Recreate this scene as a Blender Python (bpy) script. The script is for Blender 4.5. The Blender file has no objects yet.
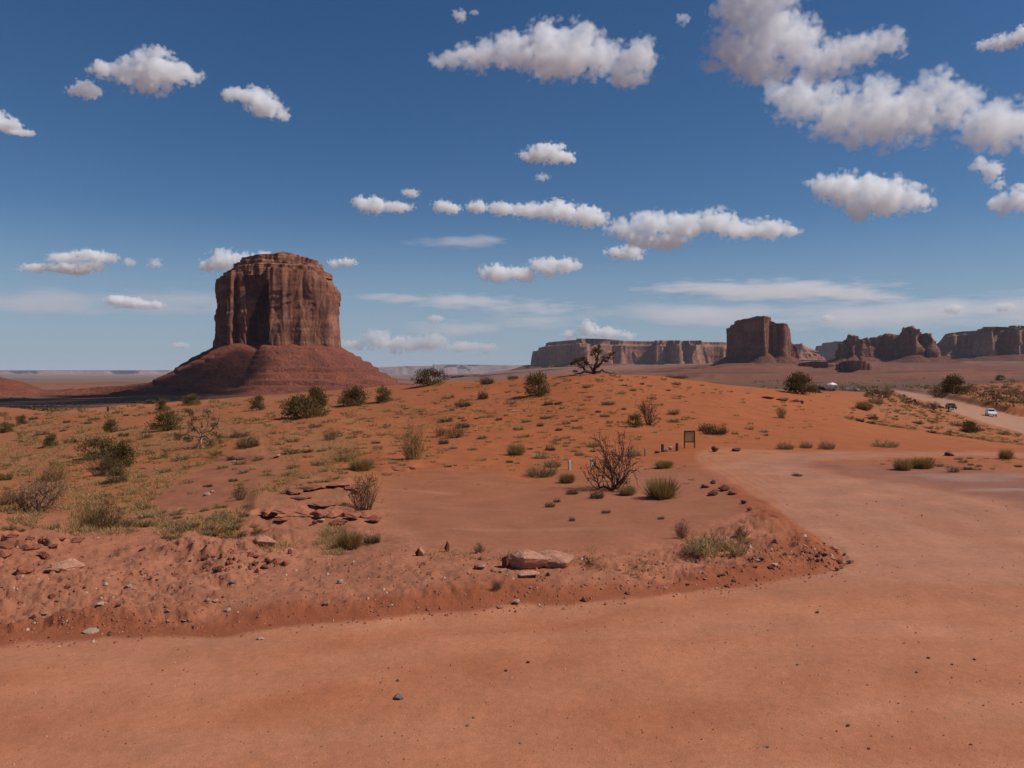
import bpy, bmesh, math, random
import numpy as np
from mathutils import Vector, Matrix

sc = bpy.context.scene
C = sc.collection
H = 3.5            # eye height over the road
F = 800.0          # focal length in pixels
CX, HY = 512.0, 372.0

# ---------------------------------------------------------------- camera, sky, sun, exposure
cam = bpy.data.objects.new('camera', bpy.data.cameras.new('camera'))
C.objects.link(cam)
sc.camera = cam
cam.data.sensor_width = 36.0
cam.data.lens = 36.0 * F / 1024.0
cam.data.clip_start = 0.1
cam.data.clip_end = 400000
cam.location = (0, 0, H)
cam.rotation_euler = (math.pi / 2, 0, 0)
cam.data.shift_y = -12.0 / 1024.0

SUN_EL, SUN_AZ = math.radians(48), math.radians(96)
SUN = Vector((math.sin(SUN_AZ) * math.cos(SUN_EL), math.cos(SUN_AZ) * math.cos(SUN_EL), math.sin(SUN_EL)))
W = bpy.data.worlds.new("World")
sc.world = W
W.use_nodes = True
wt = W.node_tree
bg = wt.nodes['Background']
sky = wt.nodes.new('ShaderNodeTexSky')
sky.sky_type = 'NISHITA'
sky.sun_disc = False
sky.sun_elevation = SUN_EL
sky.sun_rotation = SUN_AZ
sky.altitude = 1700
sky.air_density = 1.0
sky.dust_density = 0.2
sky.ozone_density = 1.4
hs = wt.nodes.new('ShaderNodeHueSaturation')
hs.inputs['Saturation'].default_value = 1.25
wt.links.new(sky.outputs[0], hs.inputs['Color'])
tint = wt.nodes.new('ShaderNodeMix'); tint.data_type = 'RGBA'; tint.blend_type = 'MULTIPLY'
tint.inputs[0].default_value = 1.0
tint.inputs[7].default_value = (0.96, 1.05, 1.14, 1)
wt.links.new(hs.outputs[0], tint.inputs[6])
tcw = wt.nodes.new('ShaderNodeTexCoord'); sxyz = wt.nodes.new('ShaderNodeSeparateXYZ'); wt.links.new(tcw.outputs['Generated'], sxyz.inputs[0])
mrw = wt.nodes.new('ShaderNodeMapRange'); mrw.interpolation_type = 'SMOOTHSTEP'
wt.links.new(sxyz.outputs['Z'], mrw.inputs[0])
for i_, q_ in enumerate((0.0, 0.2, 0.8, 0.0)): mrw.inputs[i_ + 1].default_value = q_
low = wt.nodes.new('ShaderNodeMix'); low.data_type = 'RGBA'
wt.links.new(mrw.outputs[0], low.inputs[0]); wt.links.new(tint.outputs[2], low.inputs[6])
low.inputs[7].default_value = (0.268 / .059, 0.355 / .059, 0.468 / .059, 1)
wt.links.new(low.outputs[2], bg.inputs[0])
bg.inputs[1].default_value = 0.059

sl = bpy.data.lights.new('sun', 'SUN')
sl.energy = 4.15
sl.angle = math.radians(0.53)
sl.color = (1.0, 0.96, 0.905)
so = bpy.data.objects.new('sun', sl)
C.objects.link(so)
so.rotation_euler = SUN.to_track_quat('Z', 'Y').to_euler()
so.location = (30, 0, 60)

sc.view_settings.view_transform = 'Standard'
sc.view_settings.look = 'None'
sc.view_settings.gamma = 1.0
sc.view_settings.exposure = 0.0
sc.cycles.max_bounces = 22
sc.cycles.diffuse_bounces = 3
sc.cycles.transparent_max_bounces = 12
sc.cycles.volume_bounces = 20
sc.cycles.volume_step_rate = 0.8
sc.cycles.volume_max_steps = 256
sc.cycles.use_denoising = True

# ---------------------------------------------------------------- helpers
def tag(o, label=None, cat=None, group=None, kind=None):
    if label: o['label'] = label
    if cat: o['category'] = cat
    if group: o['group'] = group
    if kind or label: o['kind'] = kind or 'thing'
    return o

def empty(name, loc=(0, 0, 0), rz=0.0):
    o = bpy.data.objects.new(name, None)
    C.objects.link(o)
    o.location = loc
    o.rotation_euler = (0, 0, rz)
    o.empty_display_size = 0.1
    return o

def np_mesh(name, V, faces, mat=None, smooth=False):
    """faces: list of integer arrays, one per polygon size"""
    me = bpy.data.meshes.new(name)
    V = np.asarray(V, dtype=np.float32)
    me.vertices.add(len(V))
    me.vertices.foreach_set('co', V.ravel())
    fl = [np.asarray(f, dtype=np.int32) for f in faces if len(f)]
    loops = np.concatenate([f.ravel() for f in fl])
    tot = np.concatenate([np.full(len(f), f.shape[1], dtype=np.int32) for f in fl])
    start = np.concatenate([[0], np.cumsum(tot)[:-1]]).astype(np.int32)
    me.loops.add(len(loops))
    me.loops.foreach_set('vertex_index', loops)
    me.polygons.add(len(tot))
    me.polygons.foreach_set('loop_start', start)
    me.polygons.foreach_set('loop_total', tot)
    if smooth:
        me.polygons.foreach_set('use_smooth', np.ones(len(tot), dtype=bool))
    me.update(calc_edges=True)
    if mat: me.materials.append(mat)
    return me

def mobj(name, me, parent=None, loc=None):
    o = bpy.data.objects.new(name, me)
    C.objects.link(o)
    if parent is not None: o.parent = parent
    if loc is not None: o.location = loc
    return o

def _h(a, b, c, s):
    with np.errstate(over='ignore'):
        n = (a * np.uint32(374761393)) ^ (b * np.uint32(668265263)) ^ (c * np.uint32(2246822519)) ^ np.uint32((s * 3266489917 + 12345) & 0xffffffff)
        n = (n ^ (n >> np.uint32(13))) * np.uint32(1274126177)
        n = (n ^ (n >> np.uint32(15))) * np.uint32(2654435761)
        n = n ^ (n >> np.uint32(16))
    return n.astype(np.float64) / 2147483647.5 - 1.0

def vn2(x, y, s=0):
    x = np.asarray(x, float); y = np.asarray(y, float)
    xi = np.floor(x); yi = np.floor(y)
    fx = x - xi; fy = y - yi
    u = fx * fx * fx * (fx * (fx * 6 - 15) + 10); v = fy * fy * fy * (fy * (fy * 6 - 15) + 10)
    a = xi.astype(np.int64).astype(np.uint32); b = yi.astype(np.int64).astype(np.uint32)
    o = np.uint32(1); z = np.zeros_like(a)
    with np.errstate(over='ignore'):
        n00 = _h(a, b, z, s); n10 = _h(a + o, b, z, s); n01 = _h(a, b + o, z, s); n11 = _h(a + o, b + o, z, s)
    return (n00 * (1 - u) + n10 * u) * (1 - v) + (n01 * (1 - u) + n11 * u) * v

def vn3(x, y, w, s=0):
    w = np.asarray(w, float)
    wi = np.floor(w); fw = w - wi
    t = fw * fw * (3 - 2 * fw)
    xi = np.floor(x); yi = np.floor(y)
    fx = x - xi; fy = y - yi
    u = fx * fx * (3 - 2 * fx); v = fy * fy * (3 - 2 * fy)
    a = xi.astype(np.int64).astype(np.uint32); b = yi.astype(np.int64).astype(np.uint32); c = wi.astype(np.int64).astype(np.uint32)
    o = np.uint32(1)
    r = 0
    with np.errstate(over='ignore'):
        for dz, wz in ((np.uint32(0), 1 - t), (o, t)):
            cc = c + dz
            r = r + wz * ((_h(a, b, cc, s) * (1 - u) + _h(a + o, b, cc, s) * u) * (1 - v) +
                          (_h(a, b + o, cc, s) * (1 - u) + _h(a + o, b + o, cc, s) * u) * v)
    return r

def fbm(x, y, s=0, n=4, g=0.5):
    r = 0; a = 1.0; k = 1.0; t = 0
    for i in range(n):
        r = r + a * vn2(x * k + i * 17.3, y * k - i * 9.1, s + i); t += a
        a *= g; k *= 2.03
    return r / t

def sst(a, b, x):
    t = np.clip((x - a) / (b - a), 0, 1)
    return t * t * (3 - 2 * t)

def poly_sd(px, py, poly):
    """signed distance in the same units, positive inside"""
    px = np.asarray(px, float); py = np.asarray(py, float)
    d = np.full(px.shape, 1e18); ins = np.zeros(px.shape, bool)
    n = len(poly)
    for i in range(n):
        x1, y1 = poly[i]; x2, y2 = poly[(i + 1) % n]
        ex, ey = x2 - x1, y2 - y1
        t = np.clip(((px - x1) * ex + (py - y1) * ey) / (ex * ex + ey * ey + 1e-12), 0, 1)
        d = np.minimum(d, (px - x1 - t * ex) ** 2 + (py - y1 - t * ey) ** 2)
        if y1 != y2:
            c = ((y1 > py) != (y2 > py)) & (px < ex * (py - y1) / ey + x1)
            ins ^= c
    d = np.sqrt(d)
    return np.where(ins, d, -d)

# ---------------------------------------------------------------- materials
def new_mat(name):
    m = bpy.data.materials.new(name)
    m.use_nodes = True
    t = m.node_tree
    p = t.nodes['Principled BSDF']
    p.inputs['Roughness'].default_value = 0.95
    p.inputs['Specular IOR Level'].default_value = 0.12
    return m, t, p

def noise_node(t, scale, detail=4, vec=None, rough=0.55):
    n = t.nodes.new('ShaderNodeTexNoise')
    n.inputs['Scale'].default_value = scale
    n.inputs['Detail'].default_value = detail
    n.inputs['Roughness'].default_value = rough
    if vec is not None: t.links.new(vec, n.inputs['Vector'])
    return n.outputs[0]

def maprange(t, v, a, b, c, d):
    n = t.nodes.new('ShaderNodeMapRange')
    t.links.new(v, n.inputs[0])
    for i, q in enumerate((a, b, c, d)): n.inputs[i + 1].default_value = q
    return n.outputs[0]

def mixc(t, fac, a, b, mode='MIX'):
    n = t.nodes.new('ShaderNodeMix'); n.data_type = 'RGBA'; n.blend_type = mode
    for s, q in ((n.inputs[0], fac), (n.inputs[6], a), (n.inputs[7], b)):
        if hasattr(q, 'links'): t.links.new(q, s)
        elif isinstance(q, (int, float)): s.default_value = q
        else: s.default_value = (*q, 1)
    return n.outputs[2]

def math_n(t, op, a, b=0.0):
    n = t.nodes.new('ShaderNodeMath'); n.operation = op
    for i, q in enumerate((a, b)):
        if hasattr(q, 'links'): t.links.new(q, n.inputs[i])
        else: n.inputs[i].default_value = q
    return n.outputs[0]

def bump(t, p, h, strength, dist):
    b = t.nodes.new('ShaderNodeBump')
    b.inputs['Strength'].default_value = strength
    b.inputs['Distance'].default_value = dist
    t.links.new(h, b.inputs['Height'])
    t.links.new(b.outputs[0], p.inputs['Normal'])

def ground_material():
    m, t, p = new_mat('red desert soil')
    at = t.nodes.new('ShaderNodeAttribute'); at.attribute_name = 'albedo'
    tc = t.nodes.new('ShaderNodeTexCoord'); v = tc.outputs['Object']
    n1 = noise_node(t, 0.9, 6, v, 0.65); n2 = noise_node(t, 9.0, 5, v, 0.7); n3 = noise_node(t, 60, 3, v)
    f = math_n(t, 'MULTIPLY', maprange(t, n1, 0.25, 0.75, 0.86, 1.14), maprange(t, n2, 0.25, 0.75, 0.87, 1.13))
    f = math_n(t, 'MULTIPLY', f, maprange(t, n3, 0.3, 0.7, 0.84, 1.14))
    mul = t.nodes.new('ShaderNodeVectorMath'); mul.operation = 'SCALE'
    t.links.new(at.outputs['Color'], mul.inputs[0]); t.links.new(f, mul.inputs['Scale'])
    t.links.new(mul.outputs[0], p.inputs['Base Color'])
    hgt = math_n(t, 'ADD', math_n(t, 'MULTIPLY', n2, 0.6), math_n(t, 'MULTIPLY', n3, 0.25))
    bump(t, p, hgt, 0.5, 0.035)
    return m
M_GROUND = ground_material()

def cliff_material(name, base, dark, light, S, sw=.3):
    """S: metres per feature; vertical varnish streaks, level strata"""
    m, t, p = new_mat(name)
    tc = t.nodes.new('ShaderNodeTexCoord'); v = tc.outputs['Object']
    mp = t.nodes.new('ShaderNodeMapping'); mp.inputs['Scale'].default_value = (.8 / S, .8 / S, 0.16 / S); t.links.new(v, mp.inputs['Vector'])
    ms = t.nodes.new('ShaderNodeMapping'); ms.inputs['Scale'].default_value = (.05 / S, .05 / S, 1.1 / S); t.links.new(v, ms.inputs['Vector'])
    streak = noise_node(t, 1.0, 5, mp.outputs[0], 0.6)
    strata = noise_node(t, 1.0, 4, ms.outputs[0], 0.6)
    patch = noise_node(t, 0.16 / S * 2, 4, v)
    fine = noise_node(t, 2.2 / S, 5, v, 0.65)
    c = mixc(t, maprange(t, streak, 0.38, 0.66, 0, 1), dark, base)
    c = mixc(t, maprange(t, patch, 0.52, 0.68, 0, .75), c, light)
    c = mixc(t, maprange(t, strata, 0.5, 0.66 if sw < .5 else .56, 0, sw), c, light)
    g = maprange(t, fine, 0.3, 0.7, 0.7, 1.28)
    mul = t.nodes.new('ShaderNodeVectorMath'); mul.operation = 'SCALE'
    t.links.new(c, mul.inputs[0]); t.links.new(g, mul.inputs['Scale'])
    t.links.new(mul.outputs[0], p.inputs['Base Color'])
    hgt = math_n(t, 'ADD', math_n(t, 'MULTIPLY', streak, 1.0), math_n(t, 'ADD', math_n(t, 'MULTIPLY', strata, .5), math_n(t, 'MULTIPLY', fine, .6)))
    bump(t, p, hgt, 0.8, S * 0.3)
    return m

def talus_material(name, base, dark, S):
    m, t, p = new_mat(name)
    tc = t.nodes.new('ShaderNodeTexCoord'); v = tc.outputs['Object']
    a = noise_node(t, 0.4 / S, 6, v, 0.7); b = noise_node(t, 3.0 / S, 4, v, 0.7)
    ms = t.nodes.new('ShaderNodeMapping'); ms.inputs['Scale'].default_value = (.06 / S, .06 / S, .9 / S); t.links.new(v, ms.inputs['Vector'])
    st = noise_node(t, 1.0, 3, ms.outputs[0])
    c = mixc(t, maprange(t, a, 0.35, 0.65, 0, 1), dark, base)
    c = mixc(t, maprange(t, st, 0.5, 0.62, 0, .4), c, [q * .72 for q in base])
    mul = t.nodes.new('ShaderNodeVectorMath'); mul.operation = 'SCALE'
    t.links.new(c, mul.inputs[0]); t.links.new(maprange(t, b, 0.3, 0.7, 0.62, 1.35), mul.inputs['Scale'])
    t.links.new(mul.outputs[0], p.inputs['Base Color'])
    bump(t, p, b, 1.0, S * 0.4)
    return m

def plain_mat(name, col, var=0.15, scale=8.0, rough=0.95, objrand=0.0, bumpd=0.0, hue=None):
    m, t, p = new_mat(name)
    p.inputs['Roughness'].default_value = rough
    tc = t.nodes.new('ShaderNodeTexCoord')
    n = noise_node(t, scale, 4, tc.outputs['Object'])
    f = maprange(t, n, 0.3, 0.7, 1 - var, 1 + var)
    c = None
    if objrand:
        oi = t.nodes.new('ShaderNodeObjectInfo')
        f = math_n(t, 'MULTIPLY', f, maprange(t, oi.outputs['Random'], 0, 1, 1 - objrand, 1 + objrand))
        if hue: c = mixc(t, oi.outputs['Random'], col, hue)
    mul = t.nodes.new('ShaderNodeVectorMath'); mul.operation = 'SCALE'
    if c is not None: t.links.new(c, mul.inputs[0])
    else: mul.inputs[0].default_value = col
    t.links.new(f, mul.inputs['Scale'])
    t.links.new(mul.outputs[0], p.inputs['Base Color'])
    if bumpd: bump(t, p, noise_node(t, scale * 2, 5, tc.outputs['Object']), 0.8, bumpd)
    return m

def leaf_mat(name, col, hue, trans=0.25, var=0.3):
    m = bpy.data.materials.new(name); m.use_nodes = True
    t = m.node_tree; t.nodes.clear()
    out = t.nodes.new('ShaderNodeOutputMaterial')
    d = t.nodes.new('ShaderNodeBsdfDiffuse'); tr = t.nodes.new('ShaderNodeBsdfTranslucent'); mx = t.nodes.new('ShaderNodeMixShader')
    mx.inputs[0].default_value = trans
    tc = t.nodes.new('ShaderNodeTexCoord'); oi = t.nodes.new('ShaderNodeObjectInfo')
    n = noise_node(t, 5.0, 3, tc.outputs['Object'])
    c = mixc(t, maprange(t, n, 0.35, 0.65, 0, 1), col, hue)
    mul = t.nodes.new('ShaderNodeVectorMath'); mul.operation = 'SCALE'
    t.links.new(c, mul.inputs[0]); t.links.new(maprange(t, oi.outputs['Random'], 0, 1, 1 - var, 1 + var), mul.inputs['Scale'])
    t.links.new(mul.outputs[0], d.inputs[0]); t.links.new(mul.outputs[0], tr.inputs[0])
    t.links.new(d.outputs[0], mx.inputs[1]); t.links.new(tr.outputs[0], mx.inputs[2])
    t.links.new(mx.outputs[0], out.inputs[0])
    return m

# ---------------------------------------------------------------- terrain
# per picture column: (forward distance, picture row) of the visible ground, then metres below/above the road for what lies behind
def col(vis, far):
    a = [(0.3, 0.0), (3.0, 0.0), (7.0, 0.0)]
    for Y, py in vis: a.append((Y, H - (py - HY) * Y / F))
    return a + far
FL = [(900, -30), (1500, -37), (4000, -46), (12000, -55), (25000, -62), (60000, -90)]
COLS = [
 (-900, col([(9.5, 666), (13, 590), (20, 535), (40, 470), (80, 435), (200, 405)], [(400, -16)] + FL)),
 (0, col([(10.25, 645), (11.8, 602), (14, 566), (16, 537), (18, 525), (24, 500), (36, 472), (60, 444), (100, 423), (180, 406)], [(300, -12)] + FL)),
 (130, col([(10.45, 640), (12, 598), (14.5, 562), (17, 535), (24, 502), (34, 472), (52, 442), (75, 421), (120, 404.5)], [(200, -9), (400, -17)] + FL)),
 (250, col([(10.8, 631), (12.2, 592), (14.5, 560), (16.5, 538), (18.2, 521), (22, 500), (27, 480), (33, 461), (43, 440), (60, 420), (90, 402), (125, 396)], [(200, -6), (400, -17)] + FL)),
 (350, col([(11.15, 623), (12.5, 586), (14.5, 560), (16.5, 541), (18.3, 522), (21, 502), (25, 484), (31, 464), (40, 442), (55, 420), (80, 400), (112, 388)], [(170, -3), (400, -16)] + FL)),
 (400, col([(11.4, 618), (12.8, 580), (15, 557), (17.5, 535), (21, 508), (25, 486), (31, 465), (40, 443), (54, 420), (76, 398), (102, 383)], [(150, -2), (400, -16)] + FL)),
 (450, col([(11.7, 612), (13, 577), (15.3, 555), (18, 531), (21.5, 507), (25.5, 485), (31.5, 463), (39, 444), (52, 420), (72, 394), (92, 379)], [(140, -2), (400, -15)] + FL)),
 (520, col([(11.9, 608), (13.2, 574), (15.3, 554), (18.3, 529), (22, 505), (26, 484), (31.5, 463), (38, 445), (50, 420), (66, 393), (80, 376)], [(130, -1), (300, -12), (700, -22), (1500, -30), (3000, -25), (5200, 5), (6500, 30), (25000, -40), (60000, -90)])),
 (560, col([(12.05, 604), (13.4, 571), (15.5, 552), (18.5, 527), (22.2, 504), (26.5, 482), (31.7, 462), (37.5, 446), (49, 420), (63, 393), (75, 374)], [(120, -1), (300, -11), (700, -20), (1500, -28), (3000, -15), (5200, 25), (6500, 60), (25000, -40), (60000, -90)])),
 (600, col([(12.2, 601), (13.6, 568), (15.7, 550), (18.8, 525), (22.5, 502), (27, 480), (32, 461), (37.5, 447), (48, 420), (61, 392), (73, 372.5)], [(110, 0), (300, -11), (700, -18), (1500, -25), (3000, -8), (5200, 35), (6500, 75), (25000, -40), (60000, -90)])),
 (650, col([(12.4, 597), (13.8, 565), (16, 548), (19, 522), (23, 499), (27.5, 478), (32.5, 460), (37, 448), (48, 421), (63, 392), (77, 373.5)], [(120, 0), (300, -10), (700, -16), (1500, -22), (2600, -6), (5200, 40), (6500, 80), (25000, -40), (60000, -90)])),
 (700, col([(13, 588), (14.5, 560), (17, 536), (20, 513), (24, 491), (28.5, 470), (32.5, 458), (36, 449), (46, 425), (62, 396), (80, 380)], [(110, 1), (300, -9), (700, -14), (1500, -16), (2300, 0), (2900, 30), (4500, 45), (6500, 80), (25000, -40), (60000, -90)])),
 (760, col([(13.3, 582), (15, 556), (17.6, 529), (20.5, 508), (24.5, 486), (29, 468), (34, 454), (38, 445), (50, 422), (66, 401), (86, 387)], [(120, 0.4), (300, -7), (700, -12), (1200, -13), (2100, -4), (2900, 38), (4500, 60), (25000, -40), (60000, -90)])),
 (832, col([(14, 572), (16, 547), (20, 512), (25, 484), (30, 465.5), (34.5, 453), (38, 446), (46, 433), (66, 410), (92, 394), (170, 391), (270, 388)], [(420, -7), (900, -13), (1400, -9), (2300, -2), (3300, 46), (5000, 70), (25000, -40), (60000, -90)])),
 (900, col([(14, 572), (20, 512), (26, 480), (30.5, 463.5), (32, 459.5), (35, 452), (40, 446), (55, 431), (85, 415), (150, 405), (280, 396.5), (421, 391), (480, 389.5)], [(700, -9), (900, -12), (1500, -6), (2300, 2), (3500, 48), (5000, 75), (25000, -40), (60000, -90)])),
 (1024, col([(14, 572), (20, 512), (26, 480), (29, 466), (31, 460.5), (34.5, 453), (40, 448), (85, 440), (128, 433.5), (151, 425), (176, 418), (190, 412), (300, 397), (450, 387), (600, 382)], [(900, -7), (1500, -2), (2300, 6), (3700, 48), (5000, 78), (25000, -40), (60000, -90)])),
 (1700, col([(14, 572), (20, 512), (29, 468), (35, 455), (85, 436), (140, 420), (300, 392)], [(600, -3), (900, -5), (1500, 0), (2300, 6), (3700, 48), (5000, 78), (25000, -40), (60000, -90)])),
]
_TX = np.arange(-900, 1701, 4.0)
_LR = np.linspace(math.log(0.3), math.log(60000), 1500)
def _table():
    T = []
    for px, a in COLS:
        y = np.array([q[0] for q in a]); z = np.array([q[1] for q in a])
        T.append(np.interp(_LR, np.log(y), z))
    T = np.array(T)
    xs = np.array([c[0] for c in COLS], float)
    out = np.empty((len(_TX), len(_LR)))
    for j in range(len(_LR)): out[:, j] = np.interp(_TX, xs, T[:, j])
    def gs(A, sig, ax):
        r = int(sig * 3); k = np.exp(-.5 * (np.arange(-r, r + 1) / sig) ** 2); k /= k.sum()
        P = np.pad(A, [(r, r) if i == ax else (0, 0) for i in range(2)], mode='edge')
        return np.apply_along_axis(lambda v: np.convolve(v, k, 'valid'), ax, P)
    out = gs(out, 5.0, 0)
    out = gs(out, 1.6, 1)
    return out
_TAB = _table()

def base_height(X, Y):
    """the large shape of the land"""
    X = np.asarray(X, float); Y = np.asarray(Y, float)
    R = np.hypot(X, Y)
    az = np.arctan2(X, Y)
    tpx = CX + F * np.tan(np.clip(az, -1.05, 1.0))
    tpx = np.clip(tpx, -896, 1696)
    fwd = R * np.cos(np.clip(az, -1.05, 1.0))
    u = (tpx - _TX[0]) / 4.0
    v = (np.log(np.clip(fwd, 0.31, 59000)) - _LR[0]) / (_LR[1] - _LR[0])
    i = np.clip(u.astype(int), 0, len(_TX) - 2); j = np.clip(v.astype(int), 0, len(_LR) - 2)
    fu = u - i; fv = v - j
    z = (_TAB[i, j] * (1 - fu) + _TAB[i + 1, j] * fu) * (1 - fv) + (_TAB[i, j + 1] * (1 - fu) + _TAB[i + 1, j + 1] * fu) * fv
    # behind the viewpoint: level ground running out to the plain
    back = sst(1.15, 1.9, np.abs(az))
    zb = -30 * sst(200, 2500, R)
    return z * (1 - back) + zb * back

def project(X, Y, Z):
    Yc = np.maximum(Y, 0.5)
    return CX + F * X / Yc, HY + (H - Z) * F / Yc

ROAD = [(-3000, 9000), (-3000, 790), (-900, 675), (-300, 655), (0, 645), (75, 642), (150, 637), (220, 634), (300, 628), (350, 622), (400, 617), (470, 611), (520, 608), (580, 604),
        (640, 598), (700, 592), (740, 588), (800, 579), (832, 573), (846, 564), (841, 552), (822, 540), (795, 522), (768, 503), (742, 488),
        (722, 475), (707, 466.5), (700, 462), (697.5, 458), (699, 455), (704, 452.8), (714, 451.2), (740, 450.8), (800, 451.8), (900, 452.3), (1024, 452.3), (1400, 452), (1400, 456.6), (1024, 456.8),
        (930, 457.6), (870, 458.8), (815, 461), (800, 465), (850, 476), (920, 486), (1024, 503), (1300, 545), (2600, 740), (6000, 1400), (9000, 9000)]
FARROAD = [(894, 389.5), (906, 391), (925, 394), (945, 398.5), (985, 408), (1024, 417), (1300, 490), (1300, 545), (1024, 434), (1000, 427), (970, 418), (945, 409), (922, 401), (905, 395.5), (895, 392)]
PAN = [(385, 480), (450, 470), (520, 477), (640, 472), (705, 482), (745, 500), (725, 520), (650, 543), (560, 551), (470, 549), (425, 545), (398, 520), (378, 497)]
SLAB = [(150, 502), (190, 478), (222, 455), (262, 452), (300, 466), (262, 488), (235, 512), (170, 522)]
HARD = [(770, 463), (850, 461), (1024, 474), (1500, 500), (1500, 580), (1024, 505), (920, 487), (850, 477)]

def fields(X, Y):
    """height and masks at ground points"""
    X = np.asarray(X, float); Y = np.asarray(Y, float)
    zb = base_height(X, Y)
    front = Y > 1.0
    px, py = project(X, Y, zb)
    R = np.hypot(X, Y)
    w = fbm(X * 1.3, Y * 1.3, 5, 3)
    wob = np.clip(60.0 / np.maximum(Y, 6), 0, 6)
    d = poly_sd(px, py + w * wob, ROAD)
    near = (Y < 50) & (front)
    sd = np.where(near, d, np.where(Y <= 1.0, 400.0, -400.0))
    d2 = poly_sd(px, py + w * 0.8, FARROAD)
    sdf = np.where((Y > 110) & (Y < 640), d2, -400.0)
    # metres from the road edge, roughly
    dm = sd * np.maximum(Y, 1) / F * np.where(py > 560, 2.2, 1.5)
    off = np.clip(-dm, 0, 50)                       # distance off the road
    nearbank = sst(60, 38, Y) * front
    z = zb.copy()
    # roadside cut: a low broken step along the graded edge
    cut = sst(0.0, 0.45, off) * nearbank * (1 - .75 * sst(835, 880, px)) * sst(33, 24, Y)
    z += (0.09 + .13 * sst(690, 800, px)) * cut * (0.75 + 0.6 * vn2(X * .6, Y * .6, 41))
    # rubble on the bank
    bank = sst(0.05, 0.5, off) * sst(6.0, 2.6, off) * sst(30, 20, Y) * sst(885, 845, px) * front
    r1 = 1 - np.abs(fbm(X * 1.9, Y * 1.9, 11, 4)) * 2
    r2 = fbm(X * 5.5, Y * 5.5, 12, 3)
    clod = np.clip(vn2(X * 8, Y * 8, 14) - 0.35, 0, 1) + np.clip(vn2(X * 17, Y * 17, 15) - 0.4, 0, 1) * .5
    bank = bank * (1 - .95 * sst(-22, 4, poly_sd(px, py + w * 6, PAN)) * near)
    th_ = (fbm(X * .9, Y * 1.7, 19, 4) * .5 + .16 * fbm(X * 4, Y * 5, 20, 3)) / .07
    z += bank * .034 * sst(-.2, .3, fbm(X * .35, Y * .5, 26, 2)) * (np.floor(th_) + sst(.5, .8, th_ - np.floor(th_)) - .5) * .9
    pat = np.clip(.25 + 1.5 * fbm(X * .45, Y * .45, 17, 3), 0, 1)
    z += bank * (0.035 * (r1 - 0.45) + (0.012 + .03 * pat) * r2 + 0.042 * pat * clod + .08 * fbm(X * .5, Y * .7, 18, 2))
    # clod heap and broken ledges on the left
    heap = np.exp(-((px - 232) / 34) ** 2 - ((py - 561) / 9) ** 2) + .5 * np.exp(-((px - 190) / 26) ** 2 - ((py - 556) / 7) ** 2)
    z += near * heap * (0.16 + .10 * r2 + .10 * clod)
    def ledge(x0, x1, row, amt, wav, s):
        k = py - row - wav * vn2(px / 13, px * 0, s) - 1.2 * vn2(X * 2.2, Y * 2.2, s + 1)
        return near * amt * sst(.9, -.9, k) * sst(-34, -8, k) * sst(x0 - 8, x0 + 8, px) * sst(x1 + 8, x1 - 8, px)
    z += ledge(250, 352, 516, .13, 4, 81) + ledge(292, 350, 492, .08, 3, 83) + ledge(376, 418, 470, .08, 3, 85) + ledge(-60, 66, 549, .12, 6, 87) + ledge(215, 262, 459, .1, 3, 89)
    # cut bank along the upper side of the far road
    upr = 390 + (px - 897) * .2047 + 1.0 * vn2(px / 26, px * 0, 91) - py
    z += ((Y > 120) & (Y < 520) & front) * 1.5 * sst(0.1, 1.6, upr) * sst(24, 6, upr) * sst(890, 915, px)
    # open ground: dunes, hummocks and terraces of the slopes
    soil = sst(2.0, 6.0, off) * np.where(Y > 1, 1, 0)
    lf = sst(6, 30, R)
    und = np.where(R < 260, 1.0, np.clip(260 / np.maximum(R, 1), 0, 1))
    pan = sst(-12, 12, poly_sd(px, py + w * 6, PAN)) * near
    rough = soil * (1 - 0.85 * pan)
    leftside = sst(430, 260, px)
    z += rough * lf * und * (0.16 * fbm(X * .16, Y * .16, 21, 3) + (0.05 + 0.07 * leftside) * fbm(X * .55, Y * .55, 22, 4) + 0.02 * fbm(X * 2.4, Y * 2.4, 24, 3))
    # far land
    z += sst(300, 1500, R) * 5.0 * fbm(X / 160, Y / 160, 31, 4) + sst(3000, 15000, R) * 14.0 * fbm(X / 2500, Y / 2500, 33, 3)
    # terraces of the foothills on the right
    ft = sst(1100, 1700, R) * sst(480, 700, px) * front
    q = (z + 9 * fbm(X / 300, Y / 300, 35, 3)) / 13.0
    z += ft * 13.0 * 1.0 * ((np.floor(q) + sst(0.62, 0.9, q - np.floor(q))) - q)
    # road surface: shallow ruts following the bend
    onroad = sst(0, 6, sd) * front
    ang = px * 0.004 - py * 0.0
    rk = sst(500, 900, px); rut = vn2(Y * 1.15 + .05 * X, X * .05, 51) * (1 - rk) + vn2(X * 1.1 - Y * .25, Y * .06, 52) * rk
    z += onroad * (0.022 * rut + 0.025 * fbm(X * .45, Y * .45, 53, 3) + 0.006 * fbm(X * 4, Y * 4, 54, 3))
    return z, zb, px, py, sd, sdf, off, bank, pan, near, R

def ground_z(x, y):
    return float(fields(np.array([x]), np.array([y]))[0][0])

def C3(a): return np.array(a)[None, :]
COL_SAND = (0.40, 0.118, 0.043); COL_ROAD = (0.485, 0.190, 0.097); COL_PALE = (0.43, 0.192, 0.117)
COL_PAN = (0.345, 0.128, 0.066); COL_BANK = (0.39, 0.145, 0.078); COL_EDGE = (0.29, 0.078, 0.032)
COL_PLAIN = (0.27, 0.100, 0.053); COL_SCRUB = (0.155, 0.115, 0.062); COL_FAR = (0.27, 0.15, 0.11)
COL_DRY = (0.31, 0.145, 0.066)

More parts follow.
